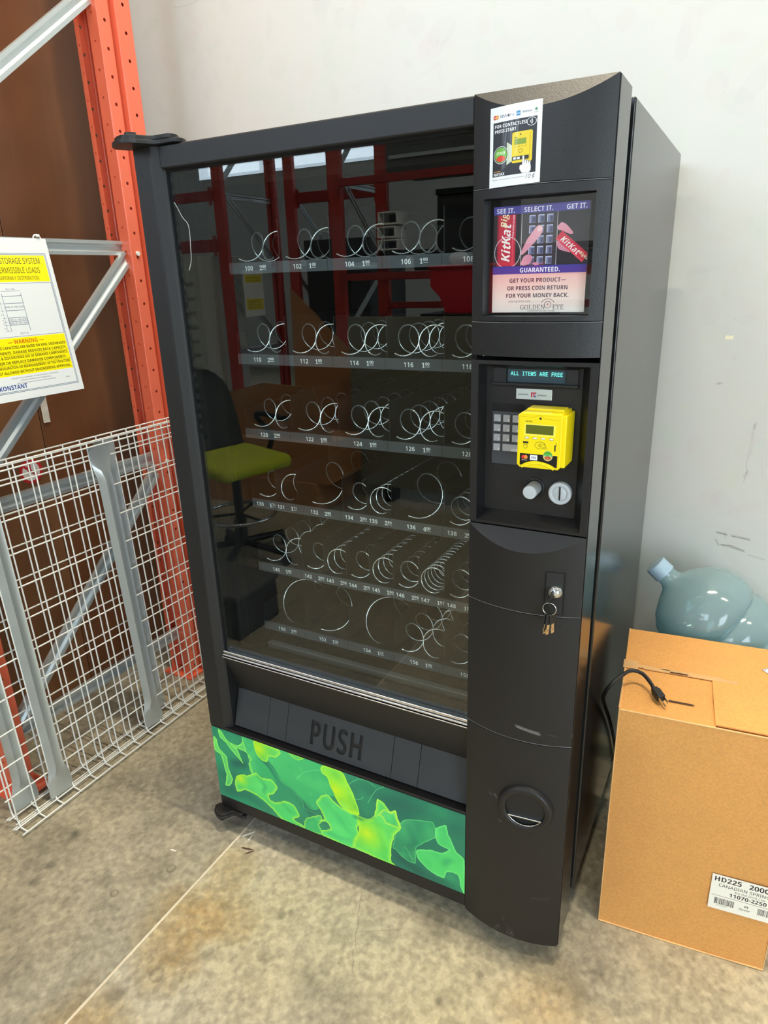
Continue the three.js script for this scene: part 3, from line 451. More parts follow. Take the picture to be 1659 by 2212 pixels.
{
  const t = canvasTex(420, 124, (c, w, h) => { c.fillStyle = 'rgb(198,206,204)'; c.fillRect(0, 0, w, h); c.fillStyle = 'rgb(36,38,42)'; c.font = 'bold 25px sans-serif'; c.textBaseline = 'middle'; c.fillText('automatic', 22, 66); c.fillText('products', 254, 70); c.fillStyle = 'rgb(190,40,60)'; c.fillRect(176, 40, 62, 14); c.fillRect(176, 40, 14, 58); c.fillRect(198, 62, 28, 10); c.fillRect(198, 62, 9, 36); c.fillStyle = 'rgb(52,84,140)'; c.fillRect(214, 76, 24, 9); c.fillRect(214, 76, 9, 22); c.fillRect(229, 84, 9, 14); });
  const g = mesh('maker_plate', rbox(0.861, 0.928, 1.3316, 1.3512, -0.0305, -0.0286, 0.0006), M.alu, ctl), s = sheet('print', 0.0665, 0.0192, t, g, { roughness: 0.35, metalness: 0.2 }); s.position.set(0.8945, 1.3414, -0.0284);
}
{
  const kp = new THREE.Group(); kp.name = 'keypad'; ctl.add(kp); kp.userData.label = 'grey rubber number keypad';
  mesh('plate', box(0.8168, 0.875, 1.205, 1.3065, -0.0305, -0.0275), mat([62, 65, 70], 0.5), kp); mesh('slot_cover', box(0.8155, 0.878, 1.3072, 1.3215, -0.0305, -0.0292), M.pit, kp);
  const keyTex = (s, w) => canvasTex(w, 96, (c) => { c.fillStyle = 'rgb(160,163,168)'; c.fillRect(0, 0, w, 96); c.fillStyle = '#f0f2f4'; c.font = 'bold 40px sans-serif'; c.textAlign = 'right'; c.textBaseline = 'alphabetic'; c.fillText(s, w - 8, 86); });
  const key = (s, x, y, w) => { const k = mesh('key', rbox(x, x + w, y, y + 0.0138, -0.0285, -0.0235, 0.001), M.keyGrey, kp), p = sheet('numeral', w - 0.0012, 0.0126, keyTex(s, w > 0.02 ? 224 : 96), k, { roughness: 0.5 }); p.position.set(x + w / 2, y + 0.0069, -0.0234); };
  '123456789'.split('').forEach((s, i) => key(s, 0.8205 + (i % 3) * 0.0183, 1.2872 - Math.floor(i / 3) * 0.0187, 0.0137)); key('0', 0.8205, 1.2311, 0.0137); key('C/CE', 0.8388, 1.2311, 0.032);
}
{ // yellow card reader standing out of the recess
  const rd = new THREE.Group(); rd.name = 'card_reader'; ctl.add(rd); rd.userData.label = 'bright yellow contactless card reader';
  const X0 = 0.8885, X1 = 0.9695, Y0 = 1.2225, Y1 = 1.3185, Z = 0.038;
  mesh('housing', extrude([[X0 + 0.004, Y0], [X1 - 0.009, Y0], [X1 - 0.006, Y0 + 0.004], [X1 - 0.006, Y1], [X0 + 0.005, Y1], [X0, Y1 - 0.004], [X0, Y0 + 0.004]], 0.064, [], 0.0018).translate(0, 0, -0.028), M.yellow, rd);
  mesh('swipe_rail', rbox(X1 - 0.0062, X1 + 0.002, Y0 + 0.001, Y1 - 0.002, -0.028, 0.031, 0.002), M.yellow, rd);
  mesh('hood', extrude([[X0 + 0.002, Y1 - 0.001], [X1 - 0.007, Y1 - 0.001], [X1 - 0.01, Y1 + 0.004], [X0 + 0.008, Y1 + 0.004]], 0.03, [], 0.001).translate(0, 0, -0.02), M.yellow, rd);
  const arch = Array.from({ length: 13 }, (_, i) => { const s = i / 12; return [X0 + 0.008 + s * 0.058, Y0 - 0.001 + 0.009 * Math.sin(PI * s)]; });
  mesh('grip_lip', tube(arch.map(([a, b]) => [a, b, Z + 0.001]), 0.0016, 24, 6), M.yellow, rd);
  const face = canvasTex(760, 900, (c, w, h) => {
    c.fillStyle = 'rgb(246,222,8)'; c.fillRect(0, 0, w, h); c.textBaseline = 'middle';
    c.strokeStyle = 'rgb(186,160,0)'; c.lineWidth = 5; c.beginPath(); c.moveTo(0, 30); c.lineTo(220, 40); c.bezierCurveTo(310, 36, 320, 4, 380, 4); c.bezierCurveTo(440, 4, 450, 60, 540, 60); c.lineTo(w, 62); c.stroke();
    c.fillStyle = '#2c2a22'; c.beginPath(); c.arc(392, 54, 22, 0, 7); c.fill(); c.font = 'bold 40px sans-serif'; c.fillText('NAYAX', 110, 112);
    c.fillStyle = 'rgb(255,240,90)'; c.beginPath(); c.roundRect(92, 156, 590, 206, 24); c.fill(); c.fillStyle = 'rgb(84,92,22)'; c.fillRect(124, 172, 520, 158);
    for (let i = 0; i < 4; i++) { c.fillStyle = '#6a6118'; c.beginPath(); c.roundRect(100 + i * 156, 386, 88, 36, 18); c.fill(); c.fillStyle = '#f3ecc0'; c.beginPath(); c.roundRect(110 + i * 156, 392, 68, 24, 12); c.fill(); }
    c.fillStyle = '#26241c'; c.fillRect(74, 470, 106, 34); c.strokeStyle = '#26241c'; c.lineWidth = 6; c.beginPath(); c.arc(124, 558, 36, 0, 7); c.stroke(); c.beginPath(); c.moveTo(88, 540); c.lineTo(104, 500); c.moveTo(160, 540); c.lineTo(150, 500); c.stroke();
    c.beginPath(); c.ellipse(406, 524, 100, 62, 0, 0, 7); c.stroke(); for (let i = 0; i < 4; i++) { c.beginPath(); c.arc(352, 524, 14 + i * 18, -0.7, 0.7); c.stroke(); } c.beginPath(); c.moveTo(430, 520); c.lineTo(480, 490); c.lineTo(540, 580); c.moveTo(430, 536); c.lineTo(520, 590); c.stroke();
    c.fillRect(676, 500, 24, 110); c.fillRect(704, 460, 8, 60);
    c.fillStyle = 'rgb(18,16,16)'; c.fillRect(24, 688, w - 44, 212); c.fillStyle = 'rgb(214,52,48)'; c.beginPath(); c.arc(92, 752, 36, 0, 7); c.fill(); c.fillStyle = 'rgb(240,140,60)'; c.beginPath(); c.arc(140, 752, 36, 0, 7); c.fill(); c.fillStyle = '#e9e4d0'; c.font = 'bold 18px sans-serif'; c.fillText('MasterCard', 62, 804);
    c.fillStyle = '#eef0f6'; c.fillRect(222, 706, 142, 92); c.fillStyle = 'rgb(30,36,90)'; c.font = 'italic bold 46px sans-serif'; c.fillText('VISA', 238, 752);
    c.fillStyle = 'rgb(206,190,120)'; c.beginPath(); c.arc(560, 700, 92, 0, 7); c.fill(); c.fillStyle = 'rgb(72,168,44)'; c.beginPath(); c.arc(560, 700, 82, PI, 0); c.fill(); c.fillStyle = 'rgb(120,206,120)'; c.fillRect(494, 676, 132, 30); c.fillStyle = 'rgb(70,120,60)'; c.font = 'bold 26px sans-serif'; c.fillText('START', 516, 692); c.fillStyle = 'rgb(196,72,40)'; c.beginPath(); c.ellipse(560, 736, 58, 30, 0, 0, 7); c.fill(); c.fillStyle = '#f0d0b8'; c.font = 'bold 20px sans-serif'; c.fillText('STOP', 534, 738);
    c.fillStyle = 'rgb(246,222,8)'; c.beginPath(); c.moveTo(60, h); c.quadraticCurveTo(200, 800, 400, 812); c.quadraticCurveTo(600, 830, 700, h); c.fill();
  });
  const f = sheet('face', 0.0715, 0.0915, face, rd, { roughness: 0.38 }); f.position.set((X0 + X1) / 2 - 0.003, (Y0 + Y1) / 2 + 0.0005, Z + 0.0003);
  mesh('reader_screen', rbox(0.9017, 0.951, 1.2832, 1.2993, Z - 0.002, Z + 0.001, 0.0005), mat([96, 104, 34], 0.2), rd);
  for (let i = 0; i < 4; i++) mesh('button', rbox(0.9003 + i * 0.01468, 0.9074 + i * 0.01468, 1.2742, 1.2772, Z - 0.001, Z + 0.0013, 0.001), M.white, rd);
}
{ const b = new THREE.Group(); b.name = 'coin_return_button'; ctl.add(b); mesh('button_cap', new THREE.LatheGeometry([[0, 0.006], [0.0118, 0.006], [0.0132, 0.0045], [0.0132, -0.03], [0, -0.03]].map(([r, z]) => new THREE.Vector2(r, z)), 32).rotateX(PI / 2).translate(0.9035, 1.1635, 0), M.greyPlastic, b); mesh('collar', new THREE.TorusGeometry(0.017, 0.0028, 8, 32).translate(0.9035, 1.1635, -0.03), M.blackSmooth, b);
  const s = new THREE.Group(); s.name = 'coin_slot'; ctl.add(s); mesh('bezel', new THREE.LatheGeometry([[0.0135, -0.0215], [0.0148, -0.0185], [0.02, -0.0185], [0.0217, -0.021], [0.0217, -0.03]].map(([r, z]) => new THREE.Vector2(r, z)), 40).rotateX(PI / 2).translate(0.9537, 1.1597, 0), M.greyPlastic, s); mesh('dome', new THREE.SphereGeometry(0.0145, 28, 14).scale(1, 1, 0.35).translate(0.9537, 1.1597, -0.0225), M.greyPlastic, s); mesh('slot', tube([[0.9537, 1.1475, -0.0202], [0.9545, 1.154, -0.0168], [0.9547, 1.16, -0.0165], [0.9545, 1.166, -0.0168], [0.9537, 1.173, -0.02]], 0.0014, 16, 6), M.pit, s); }
// lock in the panel below
{
  const g = new THREE.Group(); g.name = 'door_lock'; lockPanel.add(g); const lx = 0.9633; g.position.set(lx, 0.972, bow(lx)); g.rotation.y = 0.241;
  mesh('gap', box(-0.0188, 0.0195, -0.0445, 0.0445, -0.006, 0.0006), M.pit, g); mesh('lock_plate', rbox(-0.0168, 0.0158, -0.0425, 0.0425, -0.004, 0.0022, 0.001), M.blackSmooth, g);
  mesh('lock_barrel', [cyl(0.0125, 0.0135, 0.006, 28).rotateX(PI / 2).translate(0.002, 0.006, 0.005), new THREE.SphereGeometry(0.0122, 26, 16).scale(1, 1, 0.75).translate(0.002, 0.006, 0.007)], M.chrome, g);
}
// coin cup
{
  const g = new THREE.Group(); g.name = 'coin_cup'; vm.add(g); const cx = 0.928, cy = 0.4505; g.position.set(cx, cy, bow(cx) - 0.004); g.rotation.y = 0.12;
  mesh('ring', new THREE.LatheGeometry([[0.041, -0.012], [0.0415, 0.006], [0.044, 0.0125], [0.053, 0.0135], [0.058, 0.009], [0.061, -0.004]].map(([r, z]) => new THREE.Vector2(r, z)), 56).rotateX(PI / 2), M.black, g);
  mesh('cup_back', cyl(0.0415, 0.0415, 0.004, 40).rotateX(PI / 2).translate(0, 0, 0.0035), M.inside, g);
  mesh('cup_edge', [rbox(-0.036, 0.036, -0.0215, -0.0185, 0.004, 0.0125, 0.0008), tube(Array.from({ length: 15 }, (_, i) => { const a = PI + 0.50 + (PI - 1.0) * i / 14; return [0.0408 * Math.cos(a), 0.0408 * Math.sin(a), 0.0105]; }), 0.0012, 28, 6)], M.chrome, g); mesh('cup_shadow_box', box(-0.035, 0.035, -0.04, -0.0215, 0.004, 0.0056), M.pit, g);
}

/* trays and coils behind the glass */
const railTexts = [
  [1.582, [[100, .176, '2', '00'], [102, .313, '1', '00'], [104, .449, '1', '00'], [106, .584, '1', '00'], [108, .721, '1', '00']]],
  [1.373, [[110, .177, '2', '00'], [112, .314, '1', '00'], [114, .45, '1', '00'], [116, .586, '1', '00'], [118, .721, '1', '00']]],
  [1.187, [[120, .177, '2', '00'], [122, .315, '1', '00'], [124, .45, '1', '00'], [126, .586, '1', '00'], [128, .722, '1', '00']]],
  [0.999, [[130, .143, '1', '75'], [131, .211, '1', '75'], [132, .314, '2', '00'], [134, .416, '2', '00'], [135, .484, '2', '00'], [136, .585, '4', '00'], [138, .688, '2', '00'], [139, .755, '2', '00']]],
  [0.816, [[140, .177, '1', '00'], [142, .281, '2', '00'], [143, .349, '2', '00'], [144, .417, '2', '00'], [145, .484, '2', '00'], [146, .552, '2', '00'], [147, .619, '1', '00'], [148, .687, '1', '00'], [149, .755, '1', '00']]],
  [0.636, [[150, .178, '1', '00'], [152, .313, '1', '50'], [154, .45, '1', '25'], [156, .586, '1', '00'], [158, .722, '1', '00']]],
];
const TX0 = 0.118, TX1 = 0.93;
const helixCache = new Map();
function helix(r, pitch, turns, dir, phase) {
  const k = [r, pitch, turns, dir, phase].join();
  if (!helixCache.has(k)) {
    class C extends THREE.Curve { getPoint(t, o = V3()) { const a = phase + dir * t * turns * 2 * PI; return o.set(r * Math.cos(a), r * Math.sin(a), -t * turns * pitch); } }
    helixCache.set(k, triUV(new THREE.TubeGeometry(new C(), Math.round(turns * 26), 0.00185, 6)));
  }
  return helixCache.get(k);
}
const rowSlots = [
  [0, 1, 2, 3, 4].map((i) => ['dual', 0.122 + i * 0.1356, 0.1356, 0.085]), [0, 1, 2, 3, 4].map((i) => ['dual', 0.122 + i * 0.1356, 0.1356, [0.075, 0.075, 0.062, 0.055, 0.06][i]]), [0, 1, 2, 3, 4].map((i) => ['dual', 0.122 + i * 0.1356, 0.1356, [0.075, 0.07, 0.062, 0.055, 0.06][i]]),
  [['one', 0.122, 0.0678, 0.062, 1], ['one', 0.1898, 0.0678, 0.055, -1], ['big', 0.2576, 0.1356, 0.13, 1], ['one', 0.3932, 0.0678, 0.05, 1], ['one', 0.461, 0.0678, 0.03, -1], ['big', 0.5288, 0.1356, 0.12, 1], ['one', 0.6644, 0.0678, 0.036, 1], ['one', 0.7322, 0.0678, 0.036, -1]],
  [['dual', 0.122, 0.1356, 0.06], ['one', 0.2576, 0.0678, 0.055, 1], ['one', 0.3254, 0.0678, 0.032, -1], ['one', 0.3932, 0.0678, 0.05, 1], ['one', 0.461, 0.0678, 0.028, -1], ['one', 0.5288, 0.0678, 0.036, 1], ['one', 0.5966, 0.0678, 0.019, -1], ['one', 0.6644, 0.0678, 0.045, 1], ['one', 0.7322, 0.0678, 0.045, -1]],
  [['big', 0.122, 0.1356, 0.16, -1], ['big', 0.2576, 0.1356, 0.15, 1], ['big', 0.3932, 0.1356, 0.16, -1], ['dual', 0.5288, 0.1356, 0.06], ['dual', 0.6644, 0.1356, 0.06]],
];
railTexts.forEach(([yl, labels], row) => {
  const t = new THREE.Group(); t.name = 'tray'; vm.add(t);
  const yf = yl + 0.0125, wide = 2048, pxm = wide / (TX1 - TX0), hh = 64;
  mesh('tray_floor', box(TX0, TX1, yf - 0.004, yf, -0.74, -0.141), M.tray, t);
  mesh('tray_side', box(TX0, TX0 + 0.002, yf, yf + 0.05, -0.74, -0.141), M.tray, t);
  mesh('price_rail', rbox(TX0, TX1, yl - 0.0125, yl + 0.0125, -0.145, -0.1385, 0.001), mat([70, 73, 78], 0.42), t);
  const tex = canvasTex(wide, hh, (c) => {
    c.fillStyle = 'rgb(70,73,78)'; c.fillRect(0, 0, wide, hh); c.textAlign = 'center'; c.textBaseline = 'middle'; c.fillStyle = '#f4f6f8';
    for (const [n, x, a, b] of labels) { const px = (x - TX0) * pxm; c.font = 'bold 34px monospace'; c.fillText(String(n), px, hh / 2 + 2); c.font = 'bold 38px serif'; c.fillText(a, px + 88, hh / 2 + 2); c.font = 'bold 24px serif'; c.fillText(b, px + 112, hh / 2 - 5); c.fillRect(px + 100, hh / 2 + 9, 26, 2.5); }
    c.fillStyle = 'rgb(22,22,24)'; for (const [, x, w] of rowSlots[row]) c.fillRect((x + w - TX0) * pxm - 1.5, 0, 3, hh);
  });
  const s = sheet('price_strip', TX1 - TX0, 0.0245, tex, t, { roughness: 0.4 }); s.position.set((TX0 + TX1) / 2, yl, -0.1383);
  for (const [kind, x, w, pitch, dir] of rowSlots[row]) {
    mesh('divider', box(x + w - 0.0008, x + w + 0.0008, yf, yf + 0.088, -0.74, -0.15), M.tray, t);
    const put = (r, cx, d, ph, pt) => { const n = Math.max(2, Math.round(0.52 / pt)); const m = shade(new THREE.Mesh(helix(r, pt, n, d, ph), M.coilWire)); m.name = 'coil'; m.position.set(cx, yf + r + 0.003, -0.15); t.add(m); };
    if (kind === 'dual') { put(0.032, x + w * 0.27, 1, -2.2, pitch); put(0.032, x + w * 0.74, -1, -0.95, pitch); }
    else if (kind === 'one') put(0.0308, x + w / 2 + 0.001, dir, dir > 0 ? -2.3 : -0.9, pitch);
    else put(0.046, x + w / 2, dir, dir > 0 ? -2.1 : -1.0, pitch);
  }
});
mesh('tray_lip', rbox(0.118, 0.93, 0.557, 0.5775, -0.16, -0.141, 0.002), mat([104, 108, 112], 0.4), vm);
mesh('delivery_chute', [box(0.062, 0.93, 0.46, 0.47, -0.5, -0.1), extrude([[0.1, 0.5], [0.1, 0.49], [0.5, 0.60], [0.5, 0.61]], 0.86).rotateY(PI / 2).translate(0.065, 0, 0)], M.tray, vm);
rebase(vm, [0.5, 0, -0.43]);

/* key bunch hanging from the lock */
{
  const k = thing('key_ring', 'bunch of small keys on a split ring hanging from the lock', 'keys', [0.964, 0.955, 0.05]);
  mesh('inserted_key', [rbox(-0.0012, 0.0012, 0.008, 0.03, -0.022, 0.0, 0.0006), rbox(-0.0012, 0.0012, 0.006, 0.014, -0.008, 0.004, 0.0006)], M.rubber, k);
  mesh('split_ring', [new THREE.TorusGeometry(0.0125, 0.0008, 8, 40), new THREE.TorusGeometry(0.0125, 0.0008, 8, 40).translate(0, 0.0003, 0.0012)], M.chrome, k);
  for (const [x, a, z] of [[-0.0035, -0.16, 0.001], [0.0015, -0.12, 0.0035], [0.006, 0.06, -0.001]]) {
    const g = new THREE.Group(); g.name = 'key'; k.add(g); g.position.set(x, -0.0115, z); g.rotation.z = a; g.rotation.y = 1.15;
    mesh('key_head', rbox(-0.009, 0.009, -0.019, 0.002, -0.0017, 0.0017, 0.0015), M.rubber, g); mesh('blade', [rbox(-0.0038, 0.0038, -0.039, -0.018, -0.0009, 0.0009, 0.0005), rbox(-0.0052, 0.002, -0.033, -0.028, -0.0009, 0.0009, 0.0005)], mat([214, 200, 172], 0.25, 1), g);
  }
}
/* ---------- cardboard box, plug, water bottles ---------- */
const kraft = P({ roughness: 0.8, map: dataTex(1024, (u, v) => { const fib = fbm(u * 1, v, 200, 2), k = 0.97 + 0.10 * (fbm(u, v, 4, 5) - 0.5) + 0.10 * (fib - 0.5) ; return [222 * k, 160 * k, 88 * k]; }, true, 1.5), bumpMap: mottle, bumpScale: 0.0006 });
const kraftEdge = tinted(128, [222, 176, 118], 0.1, 0.85, 6);
{
  const b = thing('cardboard_box', 'large brown corrugated carton with white shipping label beside the machine', 'box', [1.0775, 0, -0.168]);
  b.rotation.y = 0.098; const w = 0.368, d = 0.38, h = 0.628, t = 0.005;
  // walls, a little bowed; local x runs along the front, -z to the back
  const wall = (ax, fn) => { const s = new Soup(), N = 10; for (let i = 0; i < N; i++) for (let j = 0; j < N; j++) { const q = (a, c) => fn(a / N, c / N); s.quad(q(i, j), q(i + 1, j), q(i + 1, j + 1), q(i, j + 1)); } return s.done(1); };
  const bulge = (u, v) => 0.004 * Math.sin(PI * u) * Math.sin(PI * v) + 0.0015 * (fbm(u, v, 5, 3) - 0.5);
  mesh('front_wall', wall(0, (u, v) => [u * w, v * h, bulge(u, v)]), kraft, b); mesh('back_wall', wall(0, (u, v) => [w - u * w, v * h, -d - bulge(u, v)]), kraft, b);
  mesh('left_wall', wall(0, (u, v) => [-bulge(u, v), v * h, -d + u * d]), kraft, b); mesh('right_wall', wall(0, (u, v) => [w + bulge(u, v), v * h, -u * d]), kraft, b);
  mesh('bottom', box(0.002, w - 0.002, 0.0008, 0.006, -d + 0.002, -0.002), kraft, b);
  const rough = (x0, x1, z0, z1, y0, lift) => { const s = new Soup(), N = 14; const q = (i, j) => { const u = i / N, v = j / N; return [x0 + u * (x1 - x0), y0 + lift(u, v) + 0.0014 * (fbm(u + x0, v + z0, 6, 3) - 0.5), z0 + v * (z1 - z0)]; }; for (let i = 0; i < N; i++) for (let j = 0; j < N; j++) s.quad(q(i, j), q(i, j + 1), q(i + 1, j + 1), q(i + 1, j)); return s.done(1); };
  mesh('rear_flap', [rough(0, w, -d, -0.185, h + 0.004, (u, v) => 0.002 * Math.sin(PI * v)), box(0.001, w, h - 0.004, h + 0.0025, -d, -0.2)], kraft, b);
  mesh('front_flap', [rough(0, 0.195, -0.185, 0, h + 0.002, (u, v) => -0.003 * Math.sin(PI * v)), box(0.001, w, h - 0.006, h - 0.0015, -0.195, -0.001)], kraft, b);
  mesh('top_patch', rbox(0.194, w + 0.002, h + 0.001, h + 0.0055, -0.186, -0.006, 0.001), kraft, b);
  mesh('fold_edge', [tube([[0, h + 0.001, 0.0008], [w * 0.3, h + 0.0018, 0.002], [w * 0.7, h + 0.001, 0.001], [w, h + 0.002, 0]], 0.002, 30, 6), tube([[0, h + 0.002, -0.001], [0.001, h + 0.001, -d / 2], [0, h + 0.003, -d]], 0.002, 24, 6), tube([[0, 0.003, 0.0008], [w / 2, 0.002, 0.002], [w, 0.003, 0.001]], 0.0022, 20, 6), tube([[0.0005, 0.002, 0], [0, h / 2, 0.0008], [0.0005, h, 0]], 0.0015, 20, 6), tube([[w - 0.0005, 0.002, 0], [w, h / 2, 0.0008], [w - 0.0005, h, 0]], 0.0015, 20, 6)], kraftEdge, b);
  mesh('torn_tape', [...[0, 1, 2, 3, 4, 5].map((i) => rbox(0.002 + i * 0.02, 0.07 + i * 0.036, h + 0.0035, h + 0.0052 + 0.0006 * (i % 3), -0.199 + 0.004 * (i % 4), -0.189 + 0.0035 * (i % 3), 0.0006, 1)), rbox(-0.004, 0.03, h + 0.003, h + 0.006, -0.212, -0.176, 0.001)], tinted(128, [214, 168, 112], 0.14, 0.5, 8), b);
  mesh('marker_stroke', extrude([[0, 0], [0.05, 0.001], [0.056, 0.0035], [0.05, 0.006], [0.002, 0.006]], 0.0003).rotateX(-PI / 2).rotateY(-0.02).translate(0.1, h + 0.0016, -0.066), mat([70, 50, 34], 0.9), b);
  const lab = canvasTex(900, 690, (c, W2, H2) => {
    c.fillStyle = 'rgb(240,238,226)'; c.fillRect(0, 0, W2, H2); c.fillStyle = 'rgb(42,36,44)'; c.textBaseline = 'alphabetic'; c.font = 'bold 128px sans-serif'; c.fillText('HD225', 30, 128); c.fillText('2000', 520, 132); c.font = '84px sans-serif'; c.fillText('CANADIAN SPRINGS', 104, 228); c.font = '52px sans-serif'; c.fillText('8oz Hot Drink Cup', 340, 290); c.font = 'bold 100px sans-serif'; c.fillText('11070-2250', 270, 384); c.fillRect(30, 412, 830, 6);
    const bars = (x0, n) => { let x = x0; for (let i = 0; i < n; i++) { const k = 3 + Math.floor(rnd() * 9); c.fillRect(x, 458, k, 126); x += k + 3 + Math.floor(rnd() * 7); } }; bars(80, 22); bars(690, 18); c.font = '24px sans-serif'; c.fillText('10711070225', 110, 616); c.font = '64px sans-serif'; c.fillText('duver', 430, 584); c.fillRect(508, 482, 50, 10); c.fillRect(508, 482, 10, 34); c.fillRect(548, 482, 10, 34); c.fillRect(522, 500, 24, 8);
  });
  const s = sheet('shipping_label', 0.13, 0.1, lab, b, { roughness: 0.5 }); s.position.set(0.2985, 0.2, 0.0062); s.userData.label = 'white printed shipping label';
  const st = canvasTex(256, 256, (c) => { c.fillStyle = 'rgb(240,240,238)'; c.fillRect(0, 0, 256, 256); c.strokeStyle = 'rgb(60,60,64)'; c.lineWidth = 4; for (let i = 0; i < 26; i++) { c.beginPath(); c.moveTo(30 + i * 8, 40 + rnd() * 60); c.lineTo(44 + i * 8, 60 + rnd() * 80); c.stroke(); } c.font = 'italic bold 60px serif'; c.fillStyle = '#333'; c.fillText('Cups', 40, 210); });
  const g = new THREE.ShapeGeometry(new THREE.Shape([[-0.03, 0.005], [-0.015, 0.018], [0.02, 0.02], [0.05, 0.012], [0.052, -0.03], [0.02, -0.042], [-0.004, -0.036], [-0.012, -0.016]].map((p) => new THREE.Vector2(...p)))).rotateX(-PI / 2);
  mesh('paper_sticker', extrude([[-0.03, 0.005], [-0.015, 0.018], [0.02, 0.02], [0.05, 0.012], [0.052, -0.03], [0.02, -0.042], [-0.004, -0.036], [-0.012, -0.016]], 0.0006).rotateX(-PI / 2).translate(0.335, h + 0.0075, -0.262), P({ map: st, roughness: 0.5 }), b).userData.label = 'torn white sticker with grey print'; st.wrapS = st.wrapT = THREE.RepeatWrapping; st.repeat.set(12, 12);
}
{ // cord over the carton, three-pin plug at its end
  const c = thing('power_cord', 'black power cord with three-pin plug lying over the carton top', 'cord', [1.03, 0, -0.3]); const o = [1.03, 0, -0.3], L = (p) => [p[0] - o[0], p[1] - o[1], p[2] - o[2]];
  mesh('cable', tube([[1.02, 0.012, -0.75], [1.02, 0.2, -0.62], [1.021, 0.4, -0.45], [1.024, 0.53, -0.32], [1.031, 0.6, -0.25], [1.045, 0.641, -0.235], [1.063, 0.657, -0.255], [1.082, 0.663, -0.283], [1.104, 0.66, -0.288], [1.128, 0.653, -0.266], [1.138, 0.6485, -0.251]].map(L), 0.0045, 80, 10), M.rubber, c);
  const p = new THREE.Group(); p.name = 'plug'; c.add(p); p.position.set(...L([1.138, 0.6485, -0.251])); const dir = V3(0.028, -0.006, 0.039).normalize(); p.quaternion.setFromUnitVectors(V3(0, 0, 1), dir);
  mesh('plug_body', [cyl(0.0052, 0.0066, 0.012, 14).rotateX(-PI / 2).translate(0, 0, 0.002), rbox(-0.0095, 0.0095, -0.0085, 0.0085, 0.006, 0.034, 0.003), rbox(-0.007, 0.007, -0.0065, 0.0065, -0.001, 0.01, 0.002)], M.rubber, p);
  const brass = mat([222, 208, 178], 0.22, 1); mesh('prong', rbox(-0.0072, -0.0057, -0.001, 0.0052, 0.033, 0.051, 0.0005), brass, p); mesh('prong', rbox(0.0057, 0.0072, -0.001, 0.0052, 0.033, 0.051, 0.0005), brass, p); mesh('prong', cyl(0.0023, 0.0023, 0.021, 12).rotateX(PI / 2).translate(0, -0.0045, 0.0435), brass, p);
}
const bluePET = P({ color: col(186, 214, 219), transmission: 0.68, roughness: 0.1, thickness: 0, ior: 1.5 });
function jug(label, at, turn) {
  const g = thing('water_bottle', label, 'bottle', at, ''); delete g.userData.group; g.rotation.set(...turn);
  const pr = [[0.0, 0.0], [0.11, 0.0], [0.128, 0.008], [0.136, 0.03], [0.137, 0.085], [0.126, 0.096], [0.126, 0.1], [0.137, 0.112], [0.138, 0.165], [0.125, 0.18], [0.125, 0.185], [0.137, 0.2], [0.139, 0.235], [0.136, 0.262], [0.124, 0.272], [0.124, 0.277], [0.137, 0.287], [0.14, 0.31], [0.138, 0.335], [0.126, 0.37], [0.1, 0.4], [0.062, 0.425], [0.036, 0.438], [0.029, 0.45], [0.0275, 0.462], [0.03, 0.468], [0.0275, 0.474], [0.0275, 0.48]];
  mesh('bottle_body', new THREE.LatheGeometry(pr.map(([r, y]) => new THREE.Vector2(r, y)), 64), bluePET, g);
  mesh('cap', new THREE.LatheGeometry([[0.0, 0.506], [0.028, 0.506], [0.0305, 0.503], [0.0315, 0.468], [0.029, 0.468], [0.028, 0.5], [0, 0.5]].map(([r, y]) => new THREE.Vector2(r, y)), 40), mat([176, 206, 226], 0.35, 0, { transmission: 0.25 }), g).userData.label = 'pale blue cap';
  return g;
}
// axis of the upper bottle points up to the left, towards the machine
{ const tip = V3(1.0675, 0.752, -0.735), ax = V3(-0.76, 0.65, 0).normalize(), base = tip.clone().sub(ax.clone().multiplyScalar(0.506)); const g = jug('blue plastic water bottle lying tilted behind the carton, cap up', base.toArray(), [0, 0, 0]); g.quaternion.setFromUnitVectors(V3(0, 1, 0), ax); }
jug('blue plastic water bottle on its side low behind the carton', [1.72, 0.139, -0.77], [0, 0, PI / 2]);

/* ---------- orange rack frames ---------- */
const PITCH = 0.0762;
function plate(w, h, y0, r, thick) { // upright strip with a row of holes
  const holes = []; for (let y = y0; y < h - 0.03; y += PITCH) if (y > 0.03) holes.push(circle(w / 2, y, r, 8));
  return extrude([[0, 0], [w, 0], [w, h], [0, h]], thick, holes);
}
function post(parent, x0, x1, zf, zb, lipL, lipR, h, phase, m) { // channel open towards zf
  const t = 0.0022, dz = Math.abs(zf - zb), zn = Math.min(zf, zb), r = 0.0055, sgn = Math.sign(zf - zb), zi = zf - (sgn > 0 ? t : 0);
  const side = (x) => plate(dz - 2 * r, h, phase, 0.0055, t).rotateY(-PI / 2).translate(x + t, 0, zn + r);
  const bends = [[x0 + r, zf - sgn * r], [x1 - r, zf - sgn * r], [x0 + r, zb + sgn * r], [x1 - r, zb + sgn * r]].map(([x, z]) => cyl(r, r, h, 12).translate(x, h / 2, z));
  return mesh('post', [side(x0), side(x1 - t), plate(lipL - r, h, phase + 0.018, 0.0042, t).translate(x0 + r, 0, zi), plate(lipR - r, h, phase + 0.018, 0.0042, t).translate(x1 - lipR, 0, zi), plate(x1 - x0 - 2 * r, h, phase, 0.0045, t).translate(x0 + r, 0, zb - (sgn > 0 ? 0 : t)), ...bends], m, parent);
}
